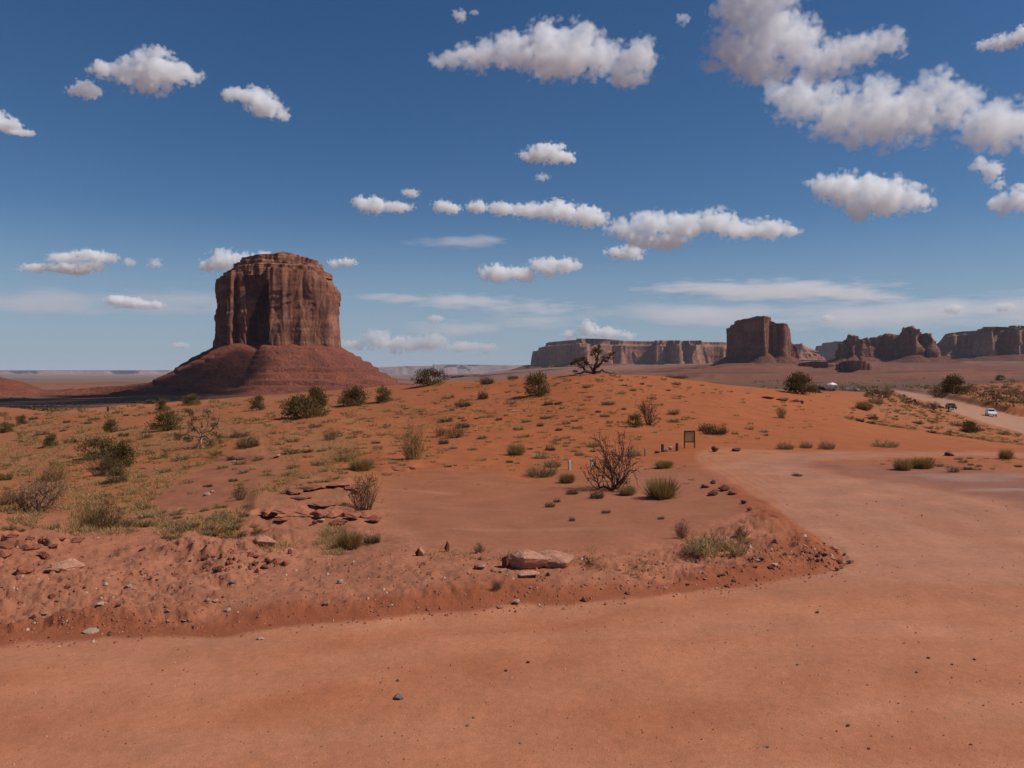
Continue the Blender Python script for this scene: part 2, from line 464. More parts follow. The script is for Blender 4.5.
def colours(X, Y, f):
    z, zb, px, py, sd, sdf, off, bank, pan, near, R = f
    n = len(X)
    def mix(a, b, t): return a * (1 - t[:, None]) + b * t[:, None]
    c = np.repeat(C3(COL_SAND), n, 0)
    n1 = fbm(X * .22, Y * .22, 61, 4); n2 = fbm(X * 1.1, Y * 1.1, 62, 4)
    # drier, browner soil under the scrub on the left and right slopes
    left = sst(470, 330, px + 50 * n1) * sst(14, 22, Y) * (Y > 0)
    c = mix(c, C3(COL_DRY), left * np.clip(.45 + .9 * n1 + .5 * n2, 0, 1) * .8)
    rgt = sst(830, 880, px + 20 * n1) * sst(45, 80, Y)
    c = mix(c, C3(COL_DRY), rgt * np.clip(.35 + .9 * n1 + .4 * n2, 0, 1) * .8)
    slab = sst(-6, 6, poly_sd(px, py + 5 * n2, SLAB)) * near
    c = mix(c, C3(COL_PAN) * .95, slab * .9)
    # bank by the road
    bk = sst(6.5, 2.5, off + n2) * sst(34, 24, Y) * (Y > 0)
    c = mix(c, C3(COL_BANK), bk)
    c = mix(c, C3((0.38, 0.148, 0.082)), bk * np.clip(n1 * 2.0, 0, 1) * .8)
    c = mix(c, C3(COL_PAN), pan * (.75 + .25 * n2))
    strk = sst(.45, .7, vn2(X * .25, Y * 2.2, 66)) * pan
    c = mix(c, C3((0.44, 0.20, 0.12)), strk * .4 * sst(-.1, .4, n1))
    edge = sst(-.1, .1, off) * sst(1.0 + .5 * sst(700, 820, px), .25, off + .35 * n2) * near * np.where(px < 870, 1, 0) * (sd < 0) * sst(30, 22, Y)
    c = mix(c, C3(COL_EDGE), edge * .8)
    # far land
    far = sst(200, 520, R)
    pl = np.repeat(C3(COL_PLAIN), n, 0)
    rt = sst(560, 760, px) * (Y > 0)
    pl = mix(pl, C3((0.195, 0.074, 0.044)), rt * sst(7000, 4500, R))
    n3 = fbm(X / 45, Y / 45, 63, 5); n4 = fbm(X / 400, Y / 260, 64, 4)
    pl = mix(pl, C3(COL_SCRUB), np.clip(.45 + 1.2 * n3 + .8 * n4, 0, 1) * sst(2000, 900, R) * (.4 + .6 * rt))
    pl = mix(pl, C3((0.30, 0.108, 0.055)), np.clip(1.6 * n4 + .2 * n3, 0, 1) * .5)
    bk_ = sst(700, 1300, R); bnd = fbm(X / 420, Y / 60, 69, 4) * (1 - bk_) + 1.25 * fbm(X / 800, Y / 230, 70, 5) * bk_
    pl = mix(pl, C3((0.105, 0.058, 0.038)), np.clip(1.8 * bnd - .1, 0, 1) * .75 * sst(250, 600, R))
    pl = mix(pl, C3((0.33, 0.125, 0.07)), np.clip(-1.6 * bnd - .2, 0, 1) * .6 * sst(250, 600, R))
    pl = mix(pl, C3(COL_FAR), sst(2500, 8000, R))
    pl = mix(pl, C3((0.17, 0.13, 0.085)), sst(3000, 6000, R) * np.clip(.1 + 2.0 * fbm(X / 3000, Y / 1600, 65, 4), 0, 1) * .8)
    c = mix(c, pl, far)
    orange = sst(930, 985, px) * sst(260, 330, Y) * sst(700, 560, Y) * (Y > 0)
    c = mix(c, C3(COL_SAND), orange * np.clip(.7 + n3, 0, 1) * .8)
    sand_l = sst(0, 6, poly_sd(px, py, [(52, 412), (75, 404), (130, 401), (215, 399), (205, 405), (150, 410), (90, 416)])) * (R < 400)
    c = mix(c, C3((.46, .165, .075)), sand_l * .8)
    # road
    rd = sst(-2.5 - 4 * sst(480, 450, py) * sst(790, 730, px), 3.0, sd)
    rc = np.repeat(C3(COL_ROAD), n, 0)
    pale = sst(640, 800, px) * sst(610, 560, py) * (py < 640) * sst(-1, np.where(px < 780, 13, 2.5), sd)
    rc = mix(rc, C3(COL_PALE), pale * .9)
    band = fbm(X * .18 + 3, Y * 1.2, 67, 4)
    rc = mix(rc, C3((0.46, 0.158, 0.076)), np.clip(band * 1.5, 0, 1) * (1 - pale) * .65)
    rc = mix(rc, C3((0.53, 0.225, 0.125)), np.clip(-band * 1.4, 0, 1) * .7)
    c = mix(c, rc, rd)
    dmt = np.clip(sd, 0, 400) * Y / F * np.clip(Y / H * .9, .5, 6) + .35 * fbm(X * .3, Y * .3, 92, 3)
    trk = 0
    for c0, wd in ((.7, .25), (1.75, .3), (2.6, .22), (3.6, .35), (5.0, .3), (6.3, .35), (8.0, .4)):
        trk = trk + np.exp(-((dmt - c0) / wd) ** 2)
    trk = np.clip(trk * (.55 + .9 * fbm(X * .5, Y * .5, 93, 3)), 0, 1) * rd * (Y > 1)
    c = mix(c, C3((0.41, 0.128, 0.054)), trk * (.7 - .42 * sst(640, 820, px)))
    hard = sst(-6, 10, poly_sd(px, py + 4 * n2, HARD)) * near
    c = mix(c, C3((0.29, 0.125, 0.088)), hard * (.8 + .2 * n2))
    c = mix(c, C3((0.43, 0.25, 0.19)), hard * sst(.5, .8, vn2(X * .2, Y * 1.4, 68)) * .6)
    c = mix(c, C3((0.45, 0.225, 0.14)), sst(-.5, 1.0, sdf))
    c *= .845 * (1 + .10 * n2)[:, None]
    return np.clip(c, 0, 1)

def build_ground():
    pxs = np.arange(-240, 1266, 1.35)
    a_in = np.arctan((pxs - CX) / F)
    a0, a1 = a_in[0], a_in[-1]
    a_out = np.linspace(a1, 2 * math.pi + a0, 150)[1:-1]
    az = np.concatenate([a_in, a_out])
    lr = np.concatenate([np.linspace(math.log(.25), math.log(6.2), 26)[:-1],
                         np.linspace(math.log(6.2), math.log(22), 300)[:-1],
                         np.linspace(math.log(22), math.log(130), 300)[:-1],
                         np.linspace(math.log(130), math.log(1500), 190)[:-1],
                         np.linspace(math.log(1500), math.log(7000), 150)[:-1],
                         np.linspace(math.log(7000), math.log(90000), 40)])
    r = np.exp(lr)
    A, Rr = np.meshgrid(az, r, indexing='ij')
    # keep rings on planes of equal forward distance inside the view so that edges run level
    k = np.where(np.abs(A) < 0.78, 1 / np.cos(np.clip(A, -.78, .78)), 1 / math.cos(.78))
    k = np.where(A > math.pi, 1 / np.cos(np.clip(A - 2 * math.pi, -.78, .78)), k)
    Rr = Rr * k
    X = (Rr * np.sin(A)).ravel(); Y = (Rr * np.cos(A)).ravel()
    f = fields(X, Y)
    z = f[0]
    c = colours(X, Y, f)
    na, nr = len(az), len(r)
    idx = np.arange(na * nr).reshape(na, nr)
    nxt = np.roll(idx, -1, axis=0)
    q = np.stack([idx[:, :-1], idx[:, 1:], nxt[:, 1:], nxt[:, :-1]], -1).reshape(-1, 4)
    V = np.stack([X, Y, z], -1)
    # hub under the viewpoint
    V = np.vstack([V, [[0, 0, 0]]])
    hub = len(V) - 1
    c = np.vstack([c, c[:1]])
    tri = np.stack([np.full(na, hub), idx[:, 0], nxt[:, 0]], -1)
    onroad = np.append((f[4] > 0) | (f[5] > 0), True)
    fm = onroad[q].sum(1) >= 2
    def part(name, quads, tris):
        used = np.zeros(len(V), bool); used[quads.ravel()] = True
        if tris is not None: used[tris.ravel()] = True
        mp = np.cumsum(used) - 1
        fs = [mp[quads]]
        if tris is not None: fs.append(mp[tris])
        me = np_mesh(name, V[used], fs, M_GROUND, True)
        at = me.color_attributes.new('albedo', 'FLOAT_COLOR', 'POINT')
        cc = np.ones((used.sum(), 4), np.float32); cc[:, :3] = c[used]
        at.data.foreach_set('color', cc.ravel())
        return mobj(name, me)
    global GX, GY, GZ, GPX
    m_ = len(pxs)
    GX = X.reshape(na, nr)[:m_]; GY = Y.reshape(na, nr)[:m_]; GZ = z.reshape(na, nr)[:m_]; GPX = pxs
    g = part('ground', q[~fm], None); tag(g, kind='structure')
    # the near road (with the turn) and the far stretch are the same road
    rd = part('dirt_road', q[fm], tri); tag(rd, kind='structure')
build_ground()

def hit(px, py, ymin=5.5):
    """where the ground is seen at a picture point"""
    i = int(np.clip(round((px - GPX[0]) / 1.35), 0, len(GPX) - 1))
    Y = GY[i]; z = GZ[i]
    row = HY + (H - z) * F / np.maximum(Y, .1)
    lim = 140 if (px < 812 and ymin < 150) else 1200
    near = (Y > ymin) & (Y < lim)
    k = np.where(near)[0]
    ok = k[row[k] <= py]
    j = ok[0] if len(ok) else k[np.argmin(row[k])]
    if j > 0 and row[j - 1] > row[j]:
        t = min(max((row[j - 1] - py) / (row[j - 1] - row[j]), 0), 1)
    else: t = 1
    y = Y[j - 1] + (Y[j] - Y[j - 1]) * t
    return (px - CX) / F * y, y, z[j - 1] + (z[j] - z[j - 1]) * t

# ---------------------------------------------------------------- buttes and mesas
def resample(pts, n):
    P = np.array(pts + [pts[0]], float)
    # rounded corners
    seg = np.hypot(*np.diff(P, axis=0).T)
    s = np.concatenate([[0], np.cumsum(seg)])
    u = np.linspace(0, s[-1], n, endpoint=False)
    return np.stack([np.interp(u, s, P[:, 0]), np.interp(u, s, P[:, 1])], -1), s[-1]

def smooth_loop(P, k):
    for _ in range(k): P = (np.roll(P, 1, 0) + 2 * P + np.roll(P, -1, 0)) / 4
    return P

def loop_normals(P):
    t = np.roll(P, -1, 0) - np.roll(P, 1, 0)
    nrm = np.stack([t[:, 1], -t[:, 0]], -1)
    return nrm / (np.linalg.norm(nrm, axis=1, keepdims=True) + 1e-9)

def cliff_mesh(name, pts, z0, z1, step, mat, batter=0.06, pillar=6.0, L=30.0, seed=0, round_k=2, capz=None, capn=14, ledges=(), cracks=10, crackd=8.0, centre=None, carve=None):
    """closed rock wall over an outline (counter-clockwise from above); z0/z1 are functions of (x,y)"""
    per = sum(math.dist(pts[i], pts[(i + 1) % len(pts)]) for i in range(len(pts)))
    n = int(per / step)
    P, _ = resample(pts, n)
    P = smooth_loop(P, round_k)
    N = loop_normals(P)
    cen = P.mean(0) if centre is None else np.array(centre, float)
    Zb = z0(P[:, 0], P[:, 1]); Zt = z1(P[:, 0], P[:, 1])
    m = max(8, int(np.max(Zt - Zb) / step))
    ts = np.linspace(0, 1, m)
    rnd = np.random.RandomState(seed)
    crk = np.zeros(n)
    for _ in range(cracks):
        c0 = rnd.randint(n); wdt = rnd.uniform(.8, 2.4); dd = np.minimum((np.arange(n) - c0) % n, (c0 - np.arange(n)) % n)
        crk += rnd.uniform(.35, 1) * np.exp(-(dd / wdt) ** 2)
    rows = []
    for t in ts:
        z = Zb + (Zt - Zb) * t
        d = pillar * (1 - 2 * np.abs(vn3(P[:, 0] / L, P[:, 1] / L, z / (L * 7), seed + 1))) * .9
        d = d + pillar * .45 * (1 - 2 * np.abs(vn3(P[:, 0] / L * 2.7, P[:, 1] / L * 2.7, z / (L * 3), seed + 2)))
        d = d + pillar * .3 * vn3(P[:, 0] / L * 6, P[:, 1] / L * 6, z / (L * 1.1), seed + 3)
        d = d + pillar * .10 * vn2(z / (L * .2), P[:, 0] * 0.01 + seed, seed + 4)
        d = d - np.clip(crk, 0, 1.3) * crackd * np.clip(1.2 - .5 * vn2(z / (L * 1.3), np.arange(n) * .02, seed + 5) - .2, .2, 1.3)
        bq = vn3(P[:, 0] / L * 1.3 + 7, P[:, 1] / L * 1.3, z / (L * 2.2), seed + 6) * 3.0
        d = d + pillar * .7 * (np.floor(bq) + sst(.42, .58, bq - np.floor(bq)))
        for (tl, amt) in ledges: d = d - amt * sst(tl - .012, tl + .012, t)
        d = d - batter * (z - Zb) + batter * .9 * np.clip(.12 - t, 0, 1) * (Zt - Zb)
        if carve is not None: d = d + carve(P, t, np.mean(z) + 0 * P[:, 0])
        q = P + N * d[:, None]
        rows.append(np.column_stack([q, z]))
    V = np.array(rows)                                  # level, point
    top = V[-1]
    capz = capz or (lambda u, x, y, zt: zt + 0 * x)
    extra = []
    for k in range(1, capn + 1):
        u = k / capn
        xy = top[:, :2] * (1 - u) + cen * u
        zz = capz(u, xy[:, 0], xy[:, 1], top[:, 2])
        extra.append(np.column_stack([xy, zz]))
    V = np.concatenate([V, np.array(extra)], 0)
    rws = V.shape[0]
    idx = np.arange(rws * n).reshape(rws, n)
    nx = np.roll(idx, -1, 1)
    q = np.stack([idx[:-1], nx[:-1], nx[1:], idx[1:]], -1).reshape(-1, 4)
    return V.reshape(-1, 3), q

def to_obj(name, V, q, mat, parent, org, smooth=False):
    V = V - np.array(org)[None, :]
    return mobj(name, np_mesh(name, V, [q], mat, smooth), parent)

def talus_mesh(P, prof, seed, gully=4.0, n=420, L=40.0, aspect=None, steps=0):
    """scree apron: P = cliff outline, prof = [(metres out, z)]"""
    cen = P.mean(0)
    th = np.linspace(0, 2 * math.pi, n, endpoint=False)
    pt = np.arctan2(P[:, 1] - cen[1], P[:, 0] - cen[0]) % (2 * math.pi)
    pr = np.hypot(P[:, 0] - cen[0], P[:, 1] - cen[1])
    r0 = np.array([max(pr[np.abs((pt - a + math.pi) % (2 * math.pi) - math.pi) < .12].max() if (np.abs((pt - a + math.pi) % (2 * math.pi) - math.pi) < .12).any() else pr.mean(), 1) for a in th])
    for _ in range(14): r0 = (np.roll(r0, 1) + 2 * r0 + np.roll(r0, -1)) / 4
    ds = np.array([p[0] for p in prof], float); zs = np.array([p[1] for p in prof], float)
    dd = np.interp(np.linspace(0, 1, 170), np.linspace(0, 1, len(ds)), ds)
    zz = np.interp(dd, ds, zs)
    rows = []
    for d, z in zip(dd, zz):
        g = np.ones(n) if aspect is None else aspect(th)
        r = r0 * (1 if d >= 0 else 1) + d * (g if d > 0 else 1)
        x = cen[0] + r * np.cos(th); y = cen[1] + r * np.sin(th)
        w = min(1, max(0, (d + 5) / 40))
        zn = z + w * gully * (1 - 2 * np.abs(vn2(th * r0.mean() / L, np.full(n, d / (L * 5)), seed))) + w * gully * (.55 * fbm(x / 16, y / 16, seed + 3, 4) + .5 * np.clip(vn2(x / 5, y / 5, seed + 7) - .35, 0, 1))
        if steps:
            qq = zn / steps + .5 * fbm(x / 60, y / 60, seed + 9, 3)
            zn = zn + w * .75 * steps * (np.floor(qq) + sst(.3, .62, qq - np.floor(qq)) - qq) * np.clip(.6 + 1.2 * vn2(x / 45, y / 45, seed + 11), 0, 1)
        rows.append(np.column_stack([x, y, zn]))
    V = np.array(rows)
    idx = np.arange(V.shape[0] * n).reshape(V.shape[0], n)
    nx = np.roll(idx, -1, 1)
    q = np.stack([idx[1:], nx[1:], nx[:-1], idx[:-1]], -1).reshape(-1, 4)
    return V.reshape(-1, 3), q

M_CLIFF = cliff_material('banded red sandstone', (0.270, 0.104, 0.059), (0.113, 0.047, 0.032), (0.360, 0.162, 0.090), 12)
M_CAP = cliff_material('layered caprock', (0.216, 0.086, 0.050), (0.117, 0.047, 0.032), (0.360, 0.162, 0.090), 5, .75)
M_CLIFF2 = cliff_material('far red sandstone', (0.234, 0.090, 0.056), (0.135, 0.054, 0.038), (0.324, 0.149, 0.090), 26)
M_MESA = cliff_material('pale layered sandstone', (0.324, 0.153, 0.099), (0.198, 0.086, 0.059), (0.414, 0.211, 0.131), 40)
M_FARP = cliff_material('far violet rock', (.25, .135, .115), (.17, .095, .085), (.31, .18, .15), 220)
M_TALUS = talus_material('red scree', (0.270, 0.081, 0.045), (0.171, 0.056, 0.036), 14)
M_TALUS2 = talus_material('far scree', (0.198, 0.074, 0.045), (0.135, 0.054, 0.038), 30)

def pxw(px, Y): return ((px - CX) / F * Y)
def rowz(py, Y): return H - (py - HY) * Y / F

def build_butte():
    Y0 = 1600.0
    s = Y0 / F
    X0 = pxw(278, Y0)
    org = (X0, Y0, -36)
    root = empty('butte', org)
    tag(root, 'broad flat topped red butte standing alone on its scree cone above the left plain', 'butte')
    # outline, local metres, counter-clockwise seen from above; -y faces the viewer
    L = [(-122, -10), (-119, -62), (-109, -104), (-96, -108), (-60, -95), (-40, -90), (-25, -90), (-21, -108), (12, -100), (42, -90), (74, -77), (104, -58), (122, -28),
         (126, 10), (112, 60), (70, 98), (10, 108), (-50, 100), (-100, 70), (-124, 30)]
    def carve(P, t, z):
        x = (CX + F * P[:, 0] / P[:, 1] - 278) * 2; y = P[:, 1] - Y0; fr = (y < -40)
        x = x + 2.0 * vn2(z / 14, z * 0, 5)
        k = np.clip((.82 - t) / .6, 0, 1) ** .8
        wl = 3 + 34 * k
        a = sst(-22 - wl - 4, -22 - wl + 5, x) * sst(-19, -23, x) * 34 * sst(.86, .78, t) * fr
        b = np.exp(-((x + 84) / (3.0 + 2 * (1 - t))) ** 2) * 15 * fr * sst(.93, .8, t)
        c = np.exp(-((x + 108) / 3.0) ** 2) * 10 * fr * sst(.8, .7, t)
        d = sst(-62, -66, x) * 5 * sst(.5, .47, t) * fr + np.exp(-((x + 66) / 1.6) ** 2) * 8 * fr * sst(.9, .6, t) * sst(.1, .4, t)
        e = sst(0, 110, x) * 0
        return -(a + b + c) + d * .6 - e - 10 * sst(.86, 1.0, t) * sst(40, 110, x)
    pts = [(pxw(278 + x / 2, Y0 + y), Y0 + y) for x, y in L]
    def z0(x, y): return np.full_like(x, rowz(351, Y0))
    def z1(x, y):
        u = CX + F * x / y
        py = np.interp(u, [210, 217, 229, 233, 246, 268, 318, 331, 337, 345], [283, 281, 279, 276.5, 275, 274, 275, 277, 283, 290])
        return H - (py - HY) * Y0 / F
    V, q = cliff_mesh('cliff', pts, z0, z1, 1.9, M_CLIFF, batter=.045, pillar=3.2, L=26, seed=7, round_k=1, capn=3,
                      capz=lambda u, x, y, zt: zt - 1.0 * u, cracks=7, crackd=4, carve=carve)
    to_obj('cliff', V, q, M_CLIFF, root, org)
    P, _ = resample(pts, 500)
    # stepped caprock: three set-back beds
    def bed(px0, px1, py0, py1, ysh, depth, seed):
        a = (px1 - px0) / 2 * s; cx = pxw((px0 + px1) / 2, Y0)
        o = [(cx + a * math.cos(t) * (1 - .06 * math.sin(5 * t)), Y0 + ysh + depth * math.sin(t) * (1 + .08 * math.cos(3 * t))) for t in np.linspace(0, 2 * math.pi, 30)[:-1]]
        return cliff_mesh('bed', o, lambda x, y: np.full_like(x, rowz(py0, Y0)), lambda x, y: H - (np.interp(CX + F * x / y, *py1) - HY) * Y0 / F, 1.9, M_CLIFF, batter=.12,
                          pillar=2.4, L=16, seed=seed, round_k=1, capn=8, cracks=5, crackd=3, capz=lambda u, x, y, zt: zt + 2.0 * np.sin(u * 2.6) + 1.2 * fbm(x / 9, y / 9, seed, 2))
    vs, qs, k = [], [], 0
    for b in (bed(229, 333, 281, ([226, 240, 262, 310, 333], [275, 271.5, 269, 269.5, 277]), -8, 88, 31), bed(240, 324, 273, ([235, 250, 323], [266.5, 265, 267]), -14, 70, 32), bed(246, 319, 268.5, ([246, 262, 275, 285, 295, 319], [261.5, 260, 259, 256.8, 258.5, 263]), -20, 62, 33), bed(262, 304, 262, ([262, 275, 285, 295, 304], [258.5, 257, 255.5, 257, 259]), -10, 40, 34)):
        vs.append(b[0]); qs.append(b[1] + k); k += len(b[0])
    to_obj('cap', np.vstack(vs), np.vstack(qs), M_CAP, root, org)
    def asp(th):
        left = np.clip(-np.cos(th), 0, 1); return 1.0 + .04 * left
    V, q = talus_mesh(P, [(-45, rowz(342, Y0)), (-8, rowz(345.5, Y0)), (6, rowz(349, Y0)), (40, rowz(360, Y0)), (72, rowz(370, Y0)), (75, rowz(373.2, Y0)), (110, rowz(381.3, Y0)), (112.5, rowz(384, Y0)), (190, -30), (300, -37), (420, -44)], 9, gully=4.0, aspect=asp, n=640, steps=11.0)
    to_obj('talus', V, q, M_TALUS, root, org, True)
build_butte()

def rock_wall(name, label, cat, Y0, prof, base, depth, seed, mat, tal=None, L=60, pillar=10, face=None, step=None, batter=.05, cracks=10, crackd=12, capz=None, group=None, ledges=(), rag=0.0):
    """a mesa seen from the front.  prof: [(px, py top)], base: row of the cliff foot, face: [(px, metres towards the viewer)]"""
    px0, px1 = prof[0][0], prof[-1][0]
    org = (pxw((px0 + px1) / 2, Y0), Y0, rowz(base, Y0) - 40)
    root = empty(name, org)
    tag(root, label, cat, group)
    face = face or [(px0, 0), (px1, 0)]
    pts = [(pxw(p, Y0 - f), Y0 - f) for p, f in face]
    # round the back
    fl, fr = face[0][1], face[-1][1]; dpx = px1 - px0
    back = [(pxw(px1 - .01 * dpx, Y0 - fr + depth * .4), Y0 - fr + depth * .4), (pxw(px1 - .1 * dpx, Y0 + depth), Y0 + depth), (pxw(px0 + .1 * dpx, Y0 + depth), Y0 + depth), (pxw(px0 + .01 * dpx, Y0 - fl + depth * .4), Y0 - fl + depth * .4)]
    pts = pts + back
    tp = np.array([p for p, _ in prof], float); tr = np.array([r for _, r in prof], float)
    def z1(x, y):
        u = CX + F * x / y
        return H - (np.interp(u, tp, tr) - rag * np.abs(vn2(u / 1.7, y * 0, seed + 90)) - .6 * rag * vn2(u / .8, y * 0, seed + 91) - HY) * Y0 / F
    def z0(x, y): return np.full_like(x, rowz(base, Y0))
    step = step or Y0 / F * .95
    V, q = cliff_mesh('cliff', pts, z0, z1, step, mat, batter=batter, pillar=pillar, L=L, seed=seed, round_k=1, capn=8, cracks=cracks, crackd=crackd, ledges=ledges,
                      capz=capz or (lambda u, x, y, zt: zt * (1 - u) + np.mean(zt) * u))
    to_obj('cliff', V, q, mat, root, org)
    if tal:
        P, _ = resample(pts, 400)
        V, q = talus_mesh(P, tal, seed + 50, gully=Y0 / F * 1.5, L=90)
        to_obj('talus', V, q, M_TALUS2, root, org, True)
    return root

def build_far_rocks():
    z = rowz
    # long mesa behind the leaning tree
    Y = 6000.
    rock_wall('mesa', 'long flat topped mesa on the skyline behind the gnarled juniper tree', 'mesa', Y,
              [(534, 346), (538, 342), (546, 341), (580, 340), (640, 341), (700, 341.5), (735, 342), (770, 343)], 366, 1800, 3, M_MESA,
              tal=[(-120, z(364, Y)), (20, z(365.5, Y)), (130, z(370, Y)), (300, z(376, Y)), (700, -30)], L=110, pillar=14,
              face=[(534, -420), (540, -120), (553, 0), (566, 120), (575, 330), (588, 330), (592, 120), (606, 80), (630, 40), (652, 60), (656, 190), (664, 200), (668, 110), (674, 230), (682, 240), (687, 120), (692, 220), (698, 200), (702, 60), (735, 0), (770, -60)],
              batter=.16, cracks=20, crackd=22, ledges=((.84, 45),), capz=lambda u, x, y, zt: zt + 8 * min(u * 4, 1))
    # block butte right of centre
    Y = 3000.
    rock_wall('butte', 'dark shadowed blocky butte rising right of the long mesa', 'butte', Y,
              [(728.5, 327), (730, 325), (734, 321.5), (745, 320), (757, 318.2), (768, 318.5), (771, 322), (777, 325), (786, 325.5), (788.5, 329)], 358.5, 190, 5, M_CLIFF2,
              tal=[(-40, z(352, Y)), (6, z(356.5, Y)), (50, z(364, Y)), (110, z(370, Y)), (260, z(380, Y)), (500, -40)], L=30, pillar=5, rag=.25, batter=.012,
              face=[(728.5, -120), (732, -20), (742, 30), (756, 100), (764, 135), (767, 110), (768, 60), (775, 90), (783, 115), (787, 90), (789, 10)], cracks=14, crackd=16)
    rock_wall('rock_outcrop', 'low rock shoulder at the right foot of the blocky butte', 'rock', 3050., [(786, 350), (789, 345), (793, 343), (797, 348), (799, 354)], 359, 60, 6, M_CLIFF2,
              L=25, pillar=6, face=[(786, 0), (792, 20), (799, 0)])
    # pale slope between the buttes
    rock_wall('mesa', 'pale low ridge sloping down beside the right flank of the blocky butte', 'mesa', 5200., [(786, 347), (796, 343), (803, 344.5), (812, 349), (822, 354)], 360, 400, 17, M_MESA, L=70, pillar=12, batter=.5,
              face=[(786, 0), (800, 60), (822, -60)], ledges=((.6, 20),))
    rock_wall('mesa', 'tiny blue mesa far off between the blocky butte and the spires', 'mesa', 9000., [(817, 345), (821, 343), (830, 342), (846, 342.5), (850, 344)], 362, 900, 8, M_CLIFF2, L=120, pillar=20,
              face=[(817, -300), (822, 0), (835, 300), (850, 350)], batter=.2)
    # spires and broken wall
    Y = 3500.
    rock_wall('rock_spires', 'group of pale fluted rock spires left of the dark broken wall', 'rock formation', Y,
              [(841, 346), (843, 342), (846, 343.5), (851, 337.5), (857, 338.5), (861, 341), (866, 340.5), (869, 344), (871, 350)], 358.5, 110, 12, M_CLIFF2,
              tal=[(-40, z(354, Y)), (6, z(357.5, Y)), (60, z(363, Y)), (150, z(369, Y)), (300, z(380, Y))], L=20, pillar=11, rag=2.6,
              face=[(841, -10), (845, 40), (848, 10), (853, 65), (857, 15), (862, 55), (866, 20), (871, 10)], cracks=16, crackd=26)
    rock_wall('rock_wall', 'dark broken rock wall with a ragged notched top under the sky', 'rock formation', 3600.,
              [(868, 346), (873, 339), (880, 336.5), (890, 335.5), (896, 337), (900, 331), (906, 329.2), (915, 329.5), (919, 333), (921, 338), (926, 335.5), (931, 336), (934, 342), (935, 348)], 357.5, 170, 14, M_CLIFF2,
              tal=[(-40, z(354, 3600)), (6, z(356.5, 3600)), (60, z(361, 3600)), (160, z(367, 3600)), (320, z(378, 3600))], L=22, pillar=11, rag=2.4,
              face=[(868, -130), (874, -60), (886, -10), (895, 30), (908, 90), (917, 130), (921, 40), (926, 100), (932, 120), (935, 40)], cracks=18, crackd=24)
    # mesa at the right edge
    Y = 4300.
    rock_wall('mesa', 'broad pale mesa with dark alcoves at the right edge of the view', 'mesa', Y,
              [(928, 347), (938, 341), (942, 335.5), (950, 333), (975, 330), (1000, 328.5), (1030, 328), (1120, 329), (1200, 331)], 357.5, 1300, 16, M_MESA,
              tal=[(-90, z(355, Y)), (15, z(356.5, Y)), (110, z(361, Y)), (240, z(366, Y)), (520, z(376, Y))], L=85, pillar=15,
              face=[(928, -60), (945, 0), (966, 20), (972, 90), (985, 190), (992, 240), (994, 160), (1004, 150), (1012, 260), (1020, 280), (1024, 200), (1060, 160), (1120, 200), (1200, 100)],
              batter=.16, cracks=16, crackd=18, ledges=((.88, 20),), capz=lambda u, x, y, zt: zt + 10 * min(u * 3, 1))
    # low dark ledge in front of the spires
    rock_wall('rock_outcrop', 'low dark ledge below the pale spires on the red slope', 'rock', 2500., [(838, 364), (846, 361), (858, 360.5), (866, 361), (869, 366)], 370, 120, 18, M_CLIFF2, L=28, pillar=8,
              face=[(838, -40), (850, 10), (862, 45), (866, 40), (869, 0)], cracks=8, crackd=14)
    rock_wall('rock_outcrop', 'thin dark ledge under the right shoulder of the blocky butte', 'rock', 2700., [(800, 363), (812, 361), (826, 362), (832, 365)], 367, 90, 19, M_CLIFF2, L=26, pillar=7,
              face=[(800, -30), (815, 0), (828, 30), (832, 0)], cracks=8, crackd=12)
    # far plateau along the horizon
    Y = 24000.
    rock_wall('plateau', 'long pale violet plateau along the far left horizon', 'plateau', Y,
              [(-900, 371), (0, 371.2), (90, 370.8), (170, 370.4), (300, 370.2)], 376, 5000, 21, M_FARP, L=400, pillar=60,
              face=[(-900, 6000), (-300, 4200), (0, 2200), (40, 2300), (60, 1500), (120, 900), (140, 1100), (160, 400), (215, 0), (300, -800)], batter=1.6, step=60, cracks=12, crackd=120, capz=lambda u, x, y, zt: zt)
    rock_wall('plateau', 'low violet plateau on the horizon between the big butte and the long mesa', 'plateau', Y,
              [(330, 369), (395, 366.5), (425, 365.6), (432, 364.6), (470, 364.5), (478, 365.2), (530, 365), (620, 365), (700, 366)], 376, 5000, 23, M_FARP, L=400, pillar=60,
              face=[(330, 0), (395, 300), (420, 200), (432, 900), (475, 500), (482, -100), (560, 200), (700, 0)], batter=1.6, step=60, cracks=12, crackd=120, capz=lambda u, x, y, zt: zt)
    # red scree hill entering at the left edge
    Y = 1350.; xc = pxw(-34, Y)
    th = np.linspace(0, 2 * math.pi, 200, endpoint=False)
    rows = []
    for r, zz in [(150, -46), (128, -36), (112, -27), (104, -25), (88, -17), (70, -11), (50, -6), (28, -2.5), (12, -.5), (1, 0)]:
        r = np.full_like(th, r) * (1 + .08 * vn2(th * 3, th * 0 + r * .02, 71))
        x = xc + r * np.cos(th); y = Y + r * np.sin(th)
        rows.append(np.column_stack([x, y, zz + 1.6 * fbm(x / 14, y / 14, 72, 3)]))
    V = np.array(rows); n = len(th); idx = np.arange(V.shape[0] * n).reshape(V.shape[0], n); nx = np.roll(idx, -1, 1)
    q = np.stack([idx[:-1], nx[:-1], nx[1:], idx[1:]], -1).reshape(-1, 4)
    tag(mobj('hill', np_mesh('hill', V.reshape(-1, 3), [q], M_TALUS, True)), kind='structure')
build_far_rocks()

